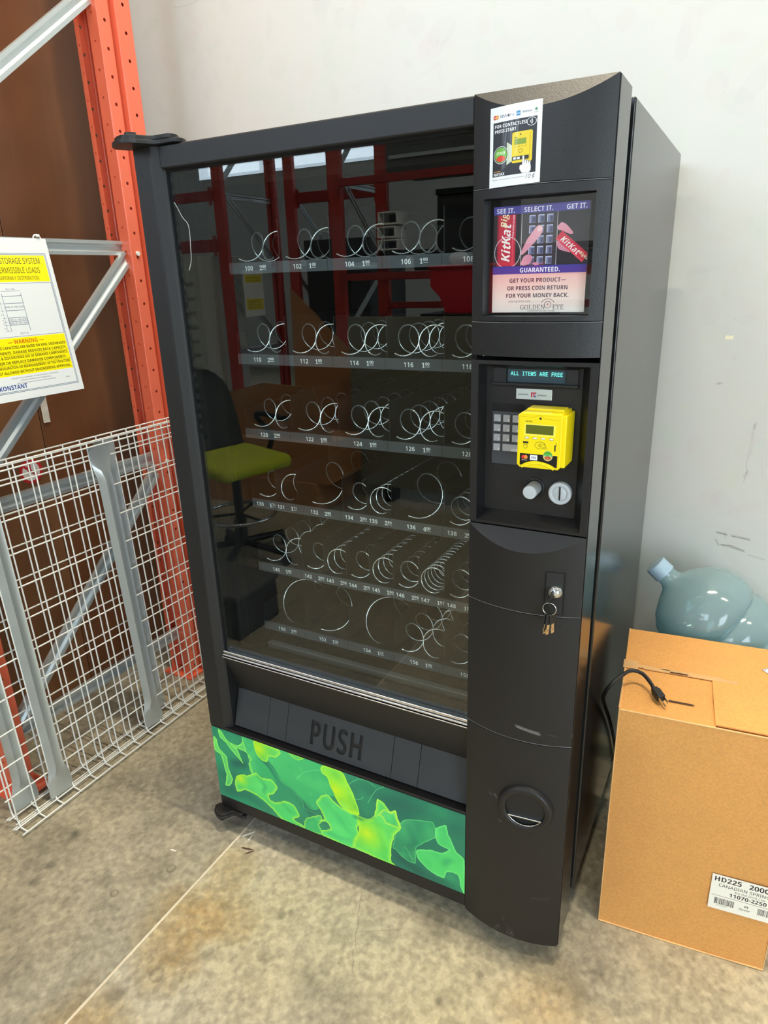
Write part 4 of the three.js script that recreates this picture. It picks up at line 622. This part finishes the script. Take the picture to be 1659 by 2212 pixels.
function brace(parent, a, b, name, m = M.galv) { // folded channel strip between two points of the frame
  const A = V3(...a), B = V3(...b), d = B.clone().sub(A), len = d.length();
  const g = extrude([[-0.022, 0], [0.022, 0], [0.022, 0.016], [0.013, 0.016], [0.013, 0.010], [0.004, 0.004], [-0.004, 0.004], [-0.013, 0.010], [-0.013, 0.016], [-0.022, 0.016]], len, [], 0.0008);
  const z = d.clone().normalize(), y = V3(1, 0, 0), x = y.clone().cross(z).normalize();
  g.applyMatrix4(new THREE.Matrix4().makeBasis(x, y, z)).translate(A.x - 0.008, A.y, A.z);
  return mesh(name, g, m, parent);
}
{
  const f = thing('rack_frame', 'orange perforated rack frame with galvanised braces standing beside the machine', 'rack', [-0.71, 0, -0.2]), h = 3.4;
  post(f, -0.772, -0.66, -0.567, -0.618, 0.022, 0.046, h, 0.042, M.orange); post(f, -0.772, -0.66, 0.155, 0.21, 0.04, 0.04, h, 0.042, M.orange);
  for (const y of [0.2, 0.937, 1.672, 2.41]) brace(f, [-0.705, y, -0.572], [-0.705, y, 0.16], 'strut');
  for (const [y0, y1] of [[0.9, 0.225], [1.645, 0.965]]) brace(f, [-0.69, y0, -0.572], [-0.69, y1, 0.16], 'diagonal_brace');
  brace(f, [-0.69, 2.40, -0.572], [-0.69, 1.83, 0.16], 'diagonal_brace');
  for (const y of [1.66, 0.93]) mesh('bolt', [cyl(0.0075, 0.0075, 0.006, 12).rotateZ(PI / 2).translate(-0.657, y - 0.006, -0.593)], M.white, f);
  mesh('foot_plate', [rbox(-0.79, -0.64, 0, 0.008, -0.622, -0.54, 0.001)], M.orange, f); mesh('foot_plate', [rbox(-0.79, -0.64, 0, 0.008, 0.13, 0.24, 0.001), rbox(-0.7, -0.625, 0.008, 0.03, 0.135, 0.21, 0.003)], M.orange, f); mesh('anchor_bolt', cyl(0.009, 0.009, 0.05, 10).translate(-0.645, 0.03, 0.222), M.alu, f);
  rebase(f, [-0.71, 0, -0.2]);
  const f2 = thing('rack_frame', 'second orange perforated post standing tight behind the first, against the white wall', 'rack', [-0.7, 0, -0.66]);
  post(f2, -0.755, -0.643, -0.69, -0.626, 0.04, 0.04, h, 0.02, M.orange); mesh('foot_plate', rbox(-0.77, -0.63, 0, 0.008, -0.71, -0.645, 0.001), M.orange, f2); rebase(f2, [-0.7, 0, -0.66]);
}
// laminated load sign hung from the strut
{
  const tex = canvasTex(1100, 1560, (c, w, h) => {
    c.fillStyle = 'rgb(224,229,231)'; c.fillRect(0, 0, w, h); c.strokeStyle = 'rgb(80,98,128)'; c.lineWidth = 5; c.strokeRect(40, 130, w - 80, h - 190); c.strokeRect(52, 142, w - 104, h - 214);
    c.fillStyle = 'rgb(248,232,20)'; c.fillRect(62, 150, w - 124, 262); c.fillRect(62, 960, w - 124, 372); c.fillStyle = '#2a2a26'; c.textAlign = 'center'; c.textBaseline = 'middle';
    const fit = (s, y, f, wd) => { c.font = `${f}px sans-serif`; c.save(); c.translate(w / 2, y); c.scale(wd / c.measureText(s).width, 1); c.fillText(s, 0, 0); c.restore(); }; fit('PALLET RACK STORAGE SYSTEM', 206, 78, 850); fit('MAXIMUM PERMISSIBLE LOADS', 298, 78, 790); fit('(LOADS ARE UNIFORMLY DISTRIBUTED)', 374, 50, 720);
    c.strokeStyle = 'rgb(96,112,140)'; c.lineWidth = 4; c.strokeRect(60, 424, w - 120, 526); c.lineWidth = 5; const X0 = 420, X1 = 640, Y0 = 500, Y1 = 900; c.beginPath(); c.moveTo(X0, Y0 + 20); c.lineTo(X0, Y1); c.moveTo(X1, Y0 + 20); c.lineTo(X1, Y1); for (const y of [548, 620, 690, 762, 800, 834]) { c.moveTo(X0, y); c.lineTo(X1, y); } c.stroke();
    c.lineWidth = 3; c.beginPath(); c.moveTo(X0, Y0); c.lineTo(X1, Y0); for (const y of [510, 548, 620, 690, 762, 800, 834, 890]) { c.moveTo(X0 - 60, y); c.lineTo(X0 - 16, y); } c.moveTo(X0 - 40, 510); c.lineTo(X0 - 40, 890); c.stroke();
    c.fillStyle = 'rgb(60,72,96)'; c.font = '26px sans-serif'; c.fillText('102 / 102', 530, 482); c.fillText('4690 LB  PER LEVEL', 530, 656); c.fillText('4690 LB  PER LEVEL', 530, 782); c.fillText('4690 LB  PER LEVEL', 530, 818); c.fillText('SECT. 01', 560, 922); for (const y of [530, 584, 655, 726, 781, 817, 862]) c.fillText('o', X0 - 62, y);
    c.fillStyle = 'rgb(196,84,24)'; c.font = 'bold 58px sans-serif'; c.fillText('— WARNING —', w / 2, 1000); c.fillStyle = '#33331c'; c.font = 'bold 40px sans-serif';
    ['THE ABOVE CAPACITIES ARE BASED ON NEW, UNDAMAGED', 'COMPONENTS. DAMAGE REDUCES RACK CAPACITY.', 'ISOLATE & DISCONTINUE USE OF DAMAGED COMPONENTS.', 'REPAIR OR REPLACE DAMAGED COMPONENTS.', 'RECONFIGURATION OR REARRANGEMENT OF THE STRUCTURE', 'IS NOT ALLOWED WITHOUT ENGINEERING APPROVAL.'].forEach((s, i) => { c.save(); c.translate(w / 2, 1054 + i * 49); const k = Math.min(1, (w - 150) / c.measureText(s).width); c.scale(k, 1); c.fillText(s, 0, 0); c.restore(); });
    c.strokeStyle = 'rgb(150,140,20)'; c.lineWidth = 3; for (const y of [1128, 1226]) { c.beginPath(); c.moveTo(62, y); c.lineTo(w - 62, y); c.stroke(); }
    c.fillStyle = 'rgb(70,72,80)'; c.font = '17px sans-serif'; c.fillText('This placard must be displayed in a conspicuous location near the racking', w / 2, 1358); c.fillText('CAPACITIES CERTIFIED AS PER STANDARD A344.2', w / 2, 1386); c.fillText('Refer to the load application and rack configuration drawings', w / 2, 1412); c.fillText('ISSUED', w - 160, 1420);
    c.textAlign = 'left'; c.fillStyle = 'rgb(28,58,140)'; c.font = 'bold 62px sans-serif'; c.fillText('KONSTANT', 100, 1446);
  });
  const s = thing('load_sign', 'laminated white and yellow load sign hung on the rack strut', 'sign', [-0.633, 1.47, -0.094]); s.rotation.order = 'YXZ'; s.rotation.y = PI / 2; s.rotation.x = -0.13;
  mesh('laminate', rbox(-0.152, 0.152, -0.222, 0.222, -0.001, 0.0008, 0.0004, 1), mat([226, 232, 234], 0.2), s); const f = sheet('print', 0.296, 0.432, tex, s, { roughness: 0.28, clearcoat: 0.5, clearcoatRoughness: 0.08 }); f.position.z = 0.0011;
  for (const x of [0.128, -0.128]) mesh('cable_tie', [new THREE.TorusGeometry(0.012, 0.0022, 6, 16).translate(x, 0.222, -0.004), rbox(x - 0.005, x + 0.005, 0.226, 0.234, -0.002, 0.006, 0.002)], M.white, s);
}
tag(mesh('paper_tag', [rbox(-0.95, -0.9495, 1.1, 1.19, -0.352, -0.325, 0.0002, 1)], tinted(64, [206, 200, 186], 0.1, 0.7, 20), scene), 'small curled paper tag stuck on the brown board', 'tag');
{ const t = canvasTex(256, 256, (c) => { c.fillStyle = 'rgb(190,36,44)'; c.fillRect(0, 0, 256, 256); c.fillStyle = '#e6e4e0'; c.beginPath(); c.arc(128, 128, 98, 0, 7); c.fill(); c.fillStyle = 'rgb(190,36,44)'; c.fillRect(92, 60, 40, 76); c.beginPath(); c.arc(112, 66, 22, 0, 7); c.fill(); c.save(); c.translate(128, 128); c.rotate(0.75); c.fillRect(-100, -13, 200, 26); c.restore(); c.strokeStyle = 'rgb(120,30,36)'; c.lineWidth = 5; c.strokeRect(110, 150, 70, 40); });
  const g = tag(mesh('round_sticker', cyl(0.044, 0.044, 0.001, 40).rotateZ(PI / 2).translate(-0.9542, 0.944, -0.243), mat([190, 36, 44], 0.5), scene), 'round red and white prohibition sticker on the brown board', 'sticker'); const f = shade(new THREE.Mesh(new THREE.CircleGeometry(0.0435, 40), P({ map: t, roughness: 0.45 }))); f.name = 'print'; f.rotation.y = PI / 2; f.position.set(-0.9535, 0.944, -0.243); g.add(f); }

/* ---------- wire decks leaning on the frame ---------- */
const wireLen = 0.925, deckH = 1.085;
const crossG = triUV(new THREE.CylinderGeometry(0.0026, 0.0026, wireLen, 6).rotateX(PI / 2));
const longG = triUV((() => { const c = new THREE.CurvePath(); const p = [V3(0.0046, deckH, 0), V3(0.0046, 0.03, 0), V3(0.012, 0.008, 0), V3(0.045, 0.004, 0)]; return mergeGeometries([0, 1, 2].map((i) => bar(p[i].toArray(), p[i + 1].toArray(), 0.0026, 6).toNonIndexed())); })());
const chanG = triUV((() => {
  const s = new Soup(), N = 40, ring = (t) => { const e = Math.min(t, 1 - t) * deckH, k = THREE.MathUtils.smoothstep(e, 0.035, 0.12), w = 0.041 - 0.016 * k + (e < 0.12 ? 0 : 0), d = 0.003 + 0.02 * k; return [[-w], [-w * 0.55], [0], [w * 0.55], [w]].map(([z], i) => [0.0075 + [0, d, d * (0.75 - 0.1 * k) + 0.002, d, 0][i], 0.02 + t * (deckH - 0.04), z]); };
  for (let i = 0; i < N; i++) { const a = ring(i / N), b = ring((i + 1) / N); for (let j = 0; j < 4; j++) s.quad(a[j], b[j], b[j + 1], a[j + 1]); for (let j = 0; j < 4; j++) { const q = (r) => [r[0] - 0.0015, r[1], r[2]]; s.quad(q(a[j + 1]), q(b[j + 1]), q(b[j]), q(a[j])); } }
  return s.done(0.9);
})());
function deck(label, at, chans, nCross, off, lean) {
  const g = thing('wire_deck', label, 'wire deck', at); g.rotation.z = lean;
  const put = (n, geo, m, x, y, z) => { const o = shade(new THREE.Mesh(geo, m)); o.name = n; o.position.set(x, y, z); g.add(o); };
  for (let i = 0; i < nCross; i++) put('cross_wire', crossG, M.wire, 0, deckH - off - i * 0.1016, 0);
  put('cross_wire', crossG, M.wire, 0, deckH - 0.003, 0); put('cross_wire', crossG, M.wire, 0.0095, deckH - 0.018, 0); put('cross_wire', crossG, M.wire, 0.045, 0.0066, 0); put('cross_wire', crossG, M.wire, 0.012, 0.012, 0);
  for (let i = 0; i < 15; i++) put('long_wire', longG, M.wire, 0, 0, -wireLen / 2 + 0.018 + i * 0.0635);
  for (const z of chans) put('support_channel', chanG, M.galv, 0, 0, z);
  return g;
}
deck('outer white wire rack deck with flared steel channels leaning on the orange frame', [-0.545, 0.003, -0.1445], [-0.1025, 0.2925], 11, 0.06, 0.048);
deck('second wire rack deck leaning just behind the outer one', [-0.6, 0.003, -0.16], [-0.152, 0.393], 11, 0.06, 0.044);
/* ---------- the hall behind the camera, seen mirrored in the glass ---------- */
function hallFrame(label, x, z0, depth, h, braces, phase) {
  const f = thing('rack_frame', label, 'rack', [x, 0, z0], 'racking mirrored in the glass');
  post(f, x - 0.055, x + 0.055, z0 + 0.055, z0, 0.04, 0.04, h, phase, M.hallRed); if (depth) post(f, x - 0.055, x + 0.055, z0 + depth - 0.055, z0 + depth, 0.04, 0.04, h, phase, M.hallRed);
  for (const [a, b] of braces) brace(f, [x, a, z0 + 0.06], [x, b, z0 + depth - 0.06], a === b ? 'strut' : 'diagonal_brace');
  mesh('foot_plate', rbox(x - 0.08, x + 0.08, 0, 0.008, z0 - 0.02, z0 + 0.09, 0.001), M.hallRed, f);
  return rebase(f, [x, 0, z0]);
}
hallFrame('orange rack frame with load sign, mirrored at the left of the glass', -3.24, 4.0, 0.85, 3.2, [[0.9, 0.9], [1.66, 1.66], [2.3, 2.3], [1.6, 0.95], [2.35, 1.75], [2.4, 3.1]], 0.04);
hallFrame('orange rack frame mirrored right of the one with the sign', -2.98, 4.75, 0.85, 3.2, [[1.66, 1.66], [1.6, 0.95], [2.35, 1.75]], 0.03);
hallFrame('orange rack frame carrying the left ends of the mirrored beams', -1.99, 4.0, 0.85, 3.2, [[1.66, 1.66], [2.3, 2.3], [1.05, 1.6], [2.4, 1.75], [2.4, 3.1]], 0.05);
hallFrame('single orange rack post in the middle of the mirrored beams', -1.72, 4.3, 0, 2.62, [], 0.06);
hallFrame('orange rack frame at the right ends of the mirrored beams', 0.35, 4.0, 0.85, 3.2, [[1.66, 1.66], [2.3, 2.3]], 0.05);
function beam(label, x0, x1, y, z, h = 0.085) { const g = thing('rack_beam', label, 'beam', [x0, y, z], 'rack beams mirrored in the glass'); mesh('beam_tube', rbox(0, x1 - x0, -h, 0, -0.02, 0.02, 0.004), M.redpaint, g); mesh('end_bracket', [rbox(-0.006, 0.03, -h - 0.04, 0.03, -0.026, -0.019, 0.002), rbox(x1 - x0 - 0.03, x1 - x0 + 0.006, -h - 0.04, 0.03, -0.026, -0.019, 0.002)], M.redpaint, g); }
beam('topmost red rack beam, mirrored across the upper glass', -1.95, 0.3, 2.32, 3.985, 0.06); beam('red rack beam level with the red bin, mirrored in the glass', -1.95, 0.3, 1.59, 3.985, 0.06); beam('lowest red rack beam, mirrored above the grey panel', -1.66, 0.3, 1.345, 4.29, 0.055);
beam('upper red rack beam left of the sign frame, mirrored at the glass edge', -4.6, -3.28, 2.34, 3.985); beam('lower red rack beam above the louvred cabinet, mirrored at the glass edge', -4.6, -3.28, 1.93, 3.985, 0.11); beam('red rack beam behind the sign frame, mirrored in the glass', -2.93, -2.03, 2.36, 4.83, 0.1);
{ const t = canvasTex(300, 440, (c) => { c.fillStyle = '#e4e6e4'; c.fillRect(0, 0, 300, 440); c.fillStyle = 'rgb(232,216,40)'; c.fillRect(14, 40, 272, 76); c.fillRect(14, 270, 272, 112); c.fillStyle = '#555'; c.font = 'bold 20px sans-serif'; c.textAlign = 'center'; c.fillText('RACK STORAGE SYSTEM', 150, 76); c.fillText('PERMISSIBLE LOADS', 150, 102); for (let i = 0; i < 5; i++) c.fillRect(40, 290 + i * 18, 220, 5); c.strokeStyle = '#667'; for (let i = 0; i < 5; i++) c.strokeRect(110, 140 + i * 22, 70, 22); });
  const g = thing('load_sign', 'second load sign, hung on the rack frame mirrored in the glass', 'sign', [-3.17, 1.44, 4.32]); g.rotation.y = PI / 2; mesh('laminate', rbox(-0.15, 0.15, -0.215, 0.215, -0.002, 0.002, 0.001), M.white, g); const s = sheet('print', 0.29, 0.42, t, g); s.position.z = 0.0025; const s2 = sheet('print', 0.29, 0.42, t, g); s2.position.z = -0.0025; s2.rotation.y = PI; }
{ // louvred steel cabinet
  const m = mat([176, 178, 172], 0.55), g = thing('steel_cabinet', 'pale grey steel cabinet with louvred side, mirrored in the glass', 'cabinet', [-3.62, 0, 3.9]);
  mesh('body', rbox(-0.36, 0.24, 0.02, 1.79, -0.1, 0.5, 0.006), m, g); for (let i = 0; i < 9; i++) mesh('louvre', extrude([[0, 0], [0.012, 0], [0, 0.02]], 0.28).rotateY(PI / 2).translate(-0.12, 0.5 + i * 0.13, -0.1), mat([120, 122, 118], 0.6), g); mesh('plinth', box(-0.34, 0.22, 0, 0.02, -0.08, 0.48), M.black, g); mesh('handle', rbox(-0.32, -0.27, 1.05, 1.2, -0.13, -0.1, 0.01), M.rubber, g); }
{ const g = thing('cardboard_sheet', 'tall brown cardboard sheet with slanting top, mirrored leaning in the glass', 'cardboard', [-1.55, 0, 3.2]); mesh('board', [extrude([[-0.42, 0], [0.52, 0], [0.5, 0.68], [-0.44, 1.5]], 0.006).rotateX(0.05)], tinted(256, [168, 118, 76], 0.08, 0.8, 1), g); }
{ const g = thing('flattened_carton', 'heap of flattened brown cartons mirrored behind the chair', 'cardboard', [-1.8, 0, 2.75]); const k = tinted(256, [176, 126, 84], 0.1, 0.8, 1.2); mesh('carton_layer', rbox(-0.66, 0.5, 0, 0.22, -0.3, 0.2, 0.004), k, g); mesh('carton_layer', [rbox(-0.6, 0.6, 0.22, 0.5, -0.28, 0.16, 0.004)], k, g); mesh('top_flap', extrude([[-0.62, 0], [0.6, 0], [0.5, 0.38], [0.1, 0.4], [-0.3, 0.3], [-0.62, 0.22]], 0.006).rotateX(-0.18).translate(0, 0.5, -0.2), k, g); }
{ const g = thing('grey_panel', 'olive grey upright board mirrored behind the second tray', 'panel', [-0.3, 0, 2.95]); mesh('board', rbox(-0.98, 0.6, 0.1, 1.3, -0.015, 0.015, 0.003), mat([122, 122, 108], 0.6), g); mesh('foot', [rbox(-0.7, -0.64, 0, 0.1, -0.06, 0.06, 0.003), rbox(0.5, 0.56, 0, 0.1, -0.06, 0.06, 0.003)], M.black, g); }
{ const g = thing('red_bin', 'red plastic bin mirrored right of the coils', 'bin', [-0.44, 1.311, 3.3]); const s = new Soup(), R = (y, a) => [[-0.3 - a, y, -0.14], [0.36 + a, y, -0.14], [0.36 + a, y, 0.2], [-0.3 - a, y, 0.2]], L = [[0, -0.1], [0.1, -0.06], [0.17, 0.01], [0.3, 0.012]].map(([y, a]) => R(y, a)); for (let i = 0; i + 1 < L.length; i++) for (let j = 0; j < 4; j++) s.quad(L[i][j], L[i][(j + 1) % 4], L[i + 1][(j + 1) % 4], L[i + 1][j]); s.quad(L[0][3], L[0][2], L[0][1], L[0][0]); mesh('bin_body', s.done(0.4), mat([196, 24, 44], 0.4), g); mesh('rim', rbox(-0.325, 0.385, 0.285, 0.305, -0.155, 0.215, 0.006), mat([196, 24, 44], 0.4), g); mesh('bin_stand', box(-0.2, 0.28, -0.003, 0.002, -0.1, 0.16), M.black, g);
  const bag = thing('plastic_bag', 'crumpled clear plastic bag on the red bin', 'bag', [-0.6, 1.617, 3.3]); mesh('film', new THREE.IcosahedronGeometry(0.07, 3).scale(1, 0.62, 0.8).translate(0, 0.04, 0), mat([214, 218, 220], 0.3, 0, { transmission: 0.4 }), bag); }
tag(mesh('bin_trestle', [rbox(-0.8, 0.05, 1.27, 1.308, 3.1, 3.55, 0.004), box(-0.7, -0.66, 0, 1.27, 3.35, 3.4), box(-0.04, 0, 0, 1.27, 3.35, 3.4)], M.black, scene), 'black stand carrying the red bin, mirrored in the glass', 'stand');
for (const [x, y, w, h, l] of [[-1.62, 1.955, 0.18, 0.1, 'white open tray topmost of three, mirrored above the coils'], [-1.63, 1.855, 0.17, 0.09, 'white open tray in the middle of three, mirrored above the coils'], [-1.63, 1.76, 0.19, 0.085, 'white open tray at the foot of the mirrored stack']]) { const g = thing('white_tray', l, 'tray', [x, y, 4.15]); mesh('tray_frame', [rbox(0, w, 0, 0.014, -0.1, 0.1, 0.003), rbox(0, w, h - 0.012, h - 0.002, -0.1, 0.1, 0.003), rbox(0, 0.014, 0.01, h - 0.01, -0.1, 0.1, 0.003), rbox(w - 0.014, w, 0.01, h - 0.01, -0.1, 0.1, 0.003)], M.white, g); mesh('tray_back', box(0.01, w - 0.01, 0.01, h - 0.01, 0.08, 0.09), M.rubber, g); }
tag(mesh('shelf_board', [rbox(-1.64, 0.28, 1.725, 1.755, 4.08, 4.7, 0.004), ], mat([60, 58, 58], 0.7), scene), 'dark shelf under the white trays, mirrored in the glass', 'shelf');
{ const g = thing('machine_crate', 'dark grey crate on the top rack beam, mirrored at the upper right', 'crate', [-0.6, 2.325, 4.3]); mesh('crate_body', rbox(-0.93, 0.75, 0, 0.5, -0.25, 0.3, 0.01), mat([64, 68, 72], 0.6), g); mesh('crate_rail', rbox(-0.9, -0.1, 0.1, 0.13, -0.27, -0.25, 0.004), M.alu, g); }
tag(mesh('round_pillar', [rbox(-1.25, -1.13, 0, 6.99, 5.6, 5.75, 0.01)], M.white, scene), 'pale upright pillar mirrored beside the column', 'pillar');
for (const [x, y, z, w, h, d, l] of [[-1.0, 0.02, 4.4, 0.5, 0.5, 0.35, 'dark plastic tote on the hall floor under the red beams'], [-0.6, 1.595, 4.35, 0.7, 0.11, 0.3, 'low black case on the middle red beams, mirrored in the glass'], [-2.5, 0.02, 5.2, 0.36, 1.9, 0.4, 'tall dark stack behind the rack frames, mirrored in the glass'], [-0.9, 1.756, 4.5, 0.28, 0.45, 0.25, 'black carton on the shelf right of the white trays']]) { const g = thing('storage_tote', l, 'tote', [x, y, z]); mesh('tote_body', rbox(-w, w, 0, h * 0.9, -d, d, 0.012), mat([44, 46, 48], 0.55), g); mesh('tote_lid', rbox(-w - 0.01, w + 0.01, h * 0.9, h, -d - 0.01, d + 0.01, 0.008), mat([52, 54, 56], 0.5), g); if (y < 0.1) mesh('skid', box(-w * 0.8, w * 0.8, -0.02, 0, -d * 0.8, d * 0.8), M.black, g); }
{ const g = thing('file_box', 'dark lidded box on the floor, mirrored at the lower left of the glass', 'box', [-0.86, 0, 0.98]); mesh('box_body', rbox(-0.2, 0.2, 0, 0.2, -0.15, 0.15, 0.008), mat([58, 58, 58], 0.6), g); mesh('box_lid', rbox(-0.21, 0.21, 0.195, 0.225, -0.16, 0.16, 0.008), mat([74, 74, 72], 0.55), g); }
function chair(label, at, turn, backCol) { // drafting chair
  const g = thing('office_chair', label, 'chair', at); g.rotation.y = turn; const lime = tinted(128, [176, 186, 36], 0.06, 0.85, 4, { sheen: 0.3 }), blk = M.rubber;
  const seat = new RoundedBoxGeometry(0.48, 0.075, 0.48, 4, 0.035); const sp = seat.attributes.position; for (let i = 0; i < sp.count; i++) { const x = sp.getX(i), z = sp.getZ(i); sp.setX(i, x * (1 - 0.12 * (z / 0.24) ** 2)); sp.setY(i, sp.getY(i) - (x > 0.14 ? (x - 0.14) * 0.18 : 0)); } seat.computeVertexNormals(); mesh('seat', seat.translate(0.02, 0.6, 0), lime, g).userData.label = 'lime green cushion';
  const back = new Soup(), N = 16, q = (i, j, o) => { const u = i / N * 2 - 1, v = j / N, w = 0.21 * (1 - 0.25 * v ** 3) * Math.sqrt(Math.max(0.02, 1 - (Math.max(0, v - 0.72) / 0.28) ** 2 * 0.75)); return [-0.23 - 0.1 * v + 0.05 * u * u + o, 0.62 + v * 0.46, u * w]; };
  for (let i = 0; i < N; i++) for (let j = 0; j < N; j++) { back.quad(q(i, j, 0), q(i, j + 1, 0), q(i + 1, j + 1, 0), q(i + 1, j, 0)); back.quad(q(i + 1, j, -0.025), q(i + 1, j + 1, -0.025), q(i, j + 1, -0.025), q(i, j, -0.025)); } mesh('backrest', back.done(1), mat(backCol, 0.8), g);
  for (const s of [-1, 1]) mesh('armrest', tube([[-0.18, 0.56, s * 0.2], [-0.12, 0.54, s * 0.27], [0.0, 0.68, s * 0.28], [-0.12, 0.8, s * 0.27], [0.16, 0.81, s * 0.27]], 0.016, 30, 8), blk, g);
  mesh('seat_plate', rbox(-0.16, 0.16, 0.53, 0.565, -0.12, 0.12, 0.01), blk, g); mesh('gas_column', [cyl(0.026, 0.026, 0.3, 18).translate(0, 0.39, 0), cyl(0.036, 0.04, 0.16, 18).translate(0, 0.17, 0)], blk, g); mesh('foot_ring', new THREE.TorusGeometry(0.21, 0.011, 8, 40).rotateX(PI / 2).translate(0, 0.28, 0), M.alu, g); mesh('ring_spoke', [0, 1, 2].map((i) => bar([0, 0.28, 0], [0.21 * Math.cos(i * 2.09), 0.28, 0.21 * Math.sin(i * 2.09)], 0.008)), blk, g);
  for (let i = 0; i < 5; i++) { const a = i * 2 * PI / 5 + 0.3, c = Math.cos(a), s = Math.sin(a); mesh('base_leg', bar([0, 0.11, 0], [0.3 * c, 0.075, 0.3 * s], 0.02, 8), blk, g); mesh('caster', [cyl(0.028, 0.028, 0.02, 16).rotateZ(PI / 2).rotateY(-a + 0.4).translate(0.3 * c, 0.028, 0.3 * s), cyl(0.008, 0.008, 0.05, 8).translate(0.3 * c, 0.06, 0.3 * s)], blk, g); }
  return g;
}
chair('black mesh drafting chair with lime seat and foot ring, mirrored in the glass', [-1.28, 0, 1.62], 0.25, [40, 42, 42]);
chair('second chair with green back, mirrored at the glass edge behind the first', [-2.85, 0, 2.2], -0.6, [150, 160, 60]);

/* ---------- litter on the floor ---------- */
const flake = extrude([[-1, -0.2], [-0.3, -0.5], [0.6, -0.3], [1, 0.1], [0.2, 0.4], [-0.7, 0.3]], 0.12).rotateX(-PI / 2);
for (const [x, z, s, r, cA, l] of [[0.098, 0.005, 0.02, 0.9, [226, 224, 214], 'white torn scrap by the floor joint under the machine edge'], [-0.27, -0.46, 0.02, 1.2, [226, 190, 120], 'orange splinter on the floor beside the wire deck'], [0.13, 0.05, 0.02, 0.2, [74, 54, 40], 'dried brown leaf bits on the floor in front of the green panel'], [-0.06, 0.15, 0.012, 0.1, [226, 224, 214], 'thin pale splinter lying on the floor left of the joint']]) {
  const g = thing('floor_scrap', l, 'litter', [x, 0.0002, z]); mesh('scrap', flake.clone().scale(s, s * 0.5, s * 0.35).rotateY(r), mat(cA, 0.8), g); if (s > 0.015) mesh('scrap', flake.clone().scale(s * 0.7, s * 0.6, s * 0.2).rotateY(r + 0.7).translate(s * 0.7, 0, s * 0.4), mat(cA, 0.8), g);
}

renderer.render(scene, camera);
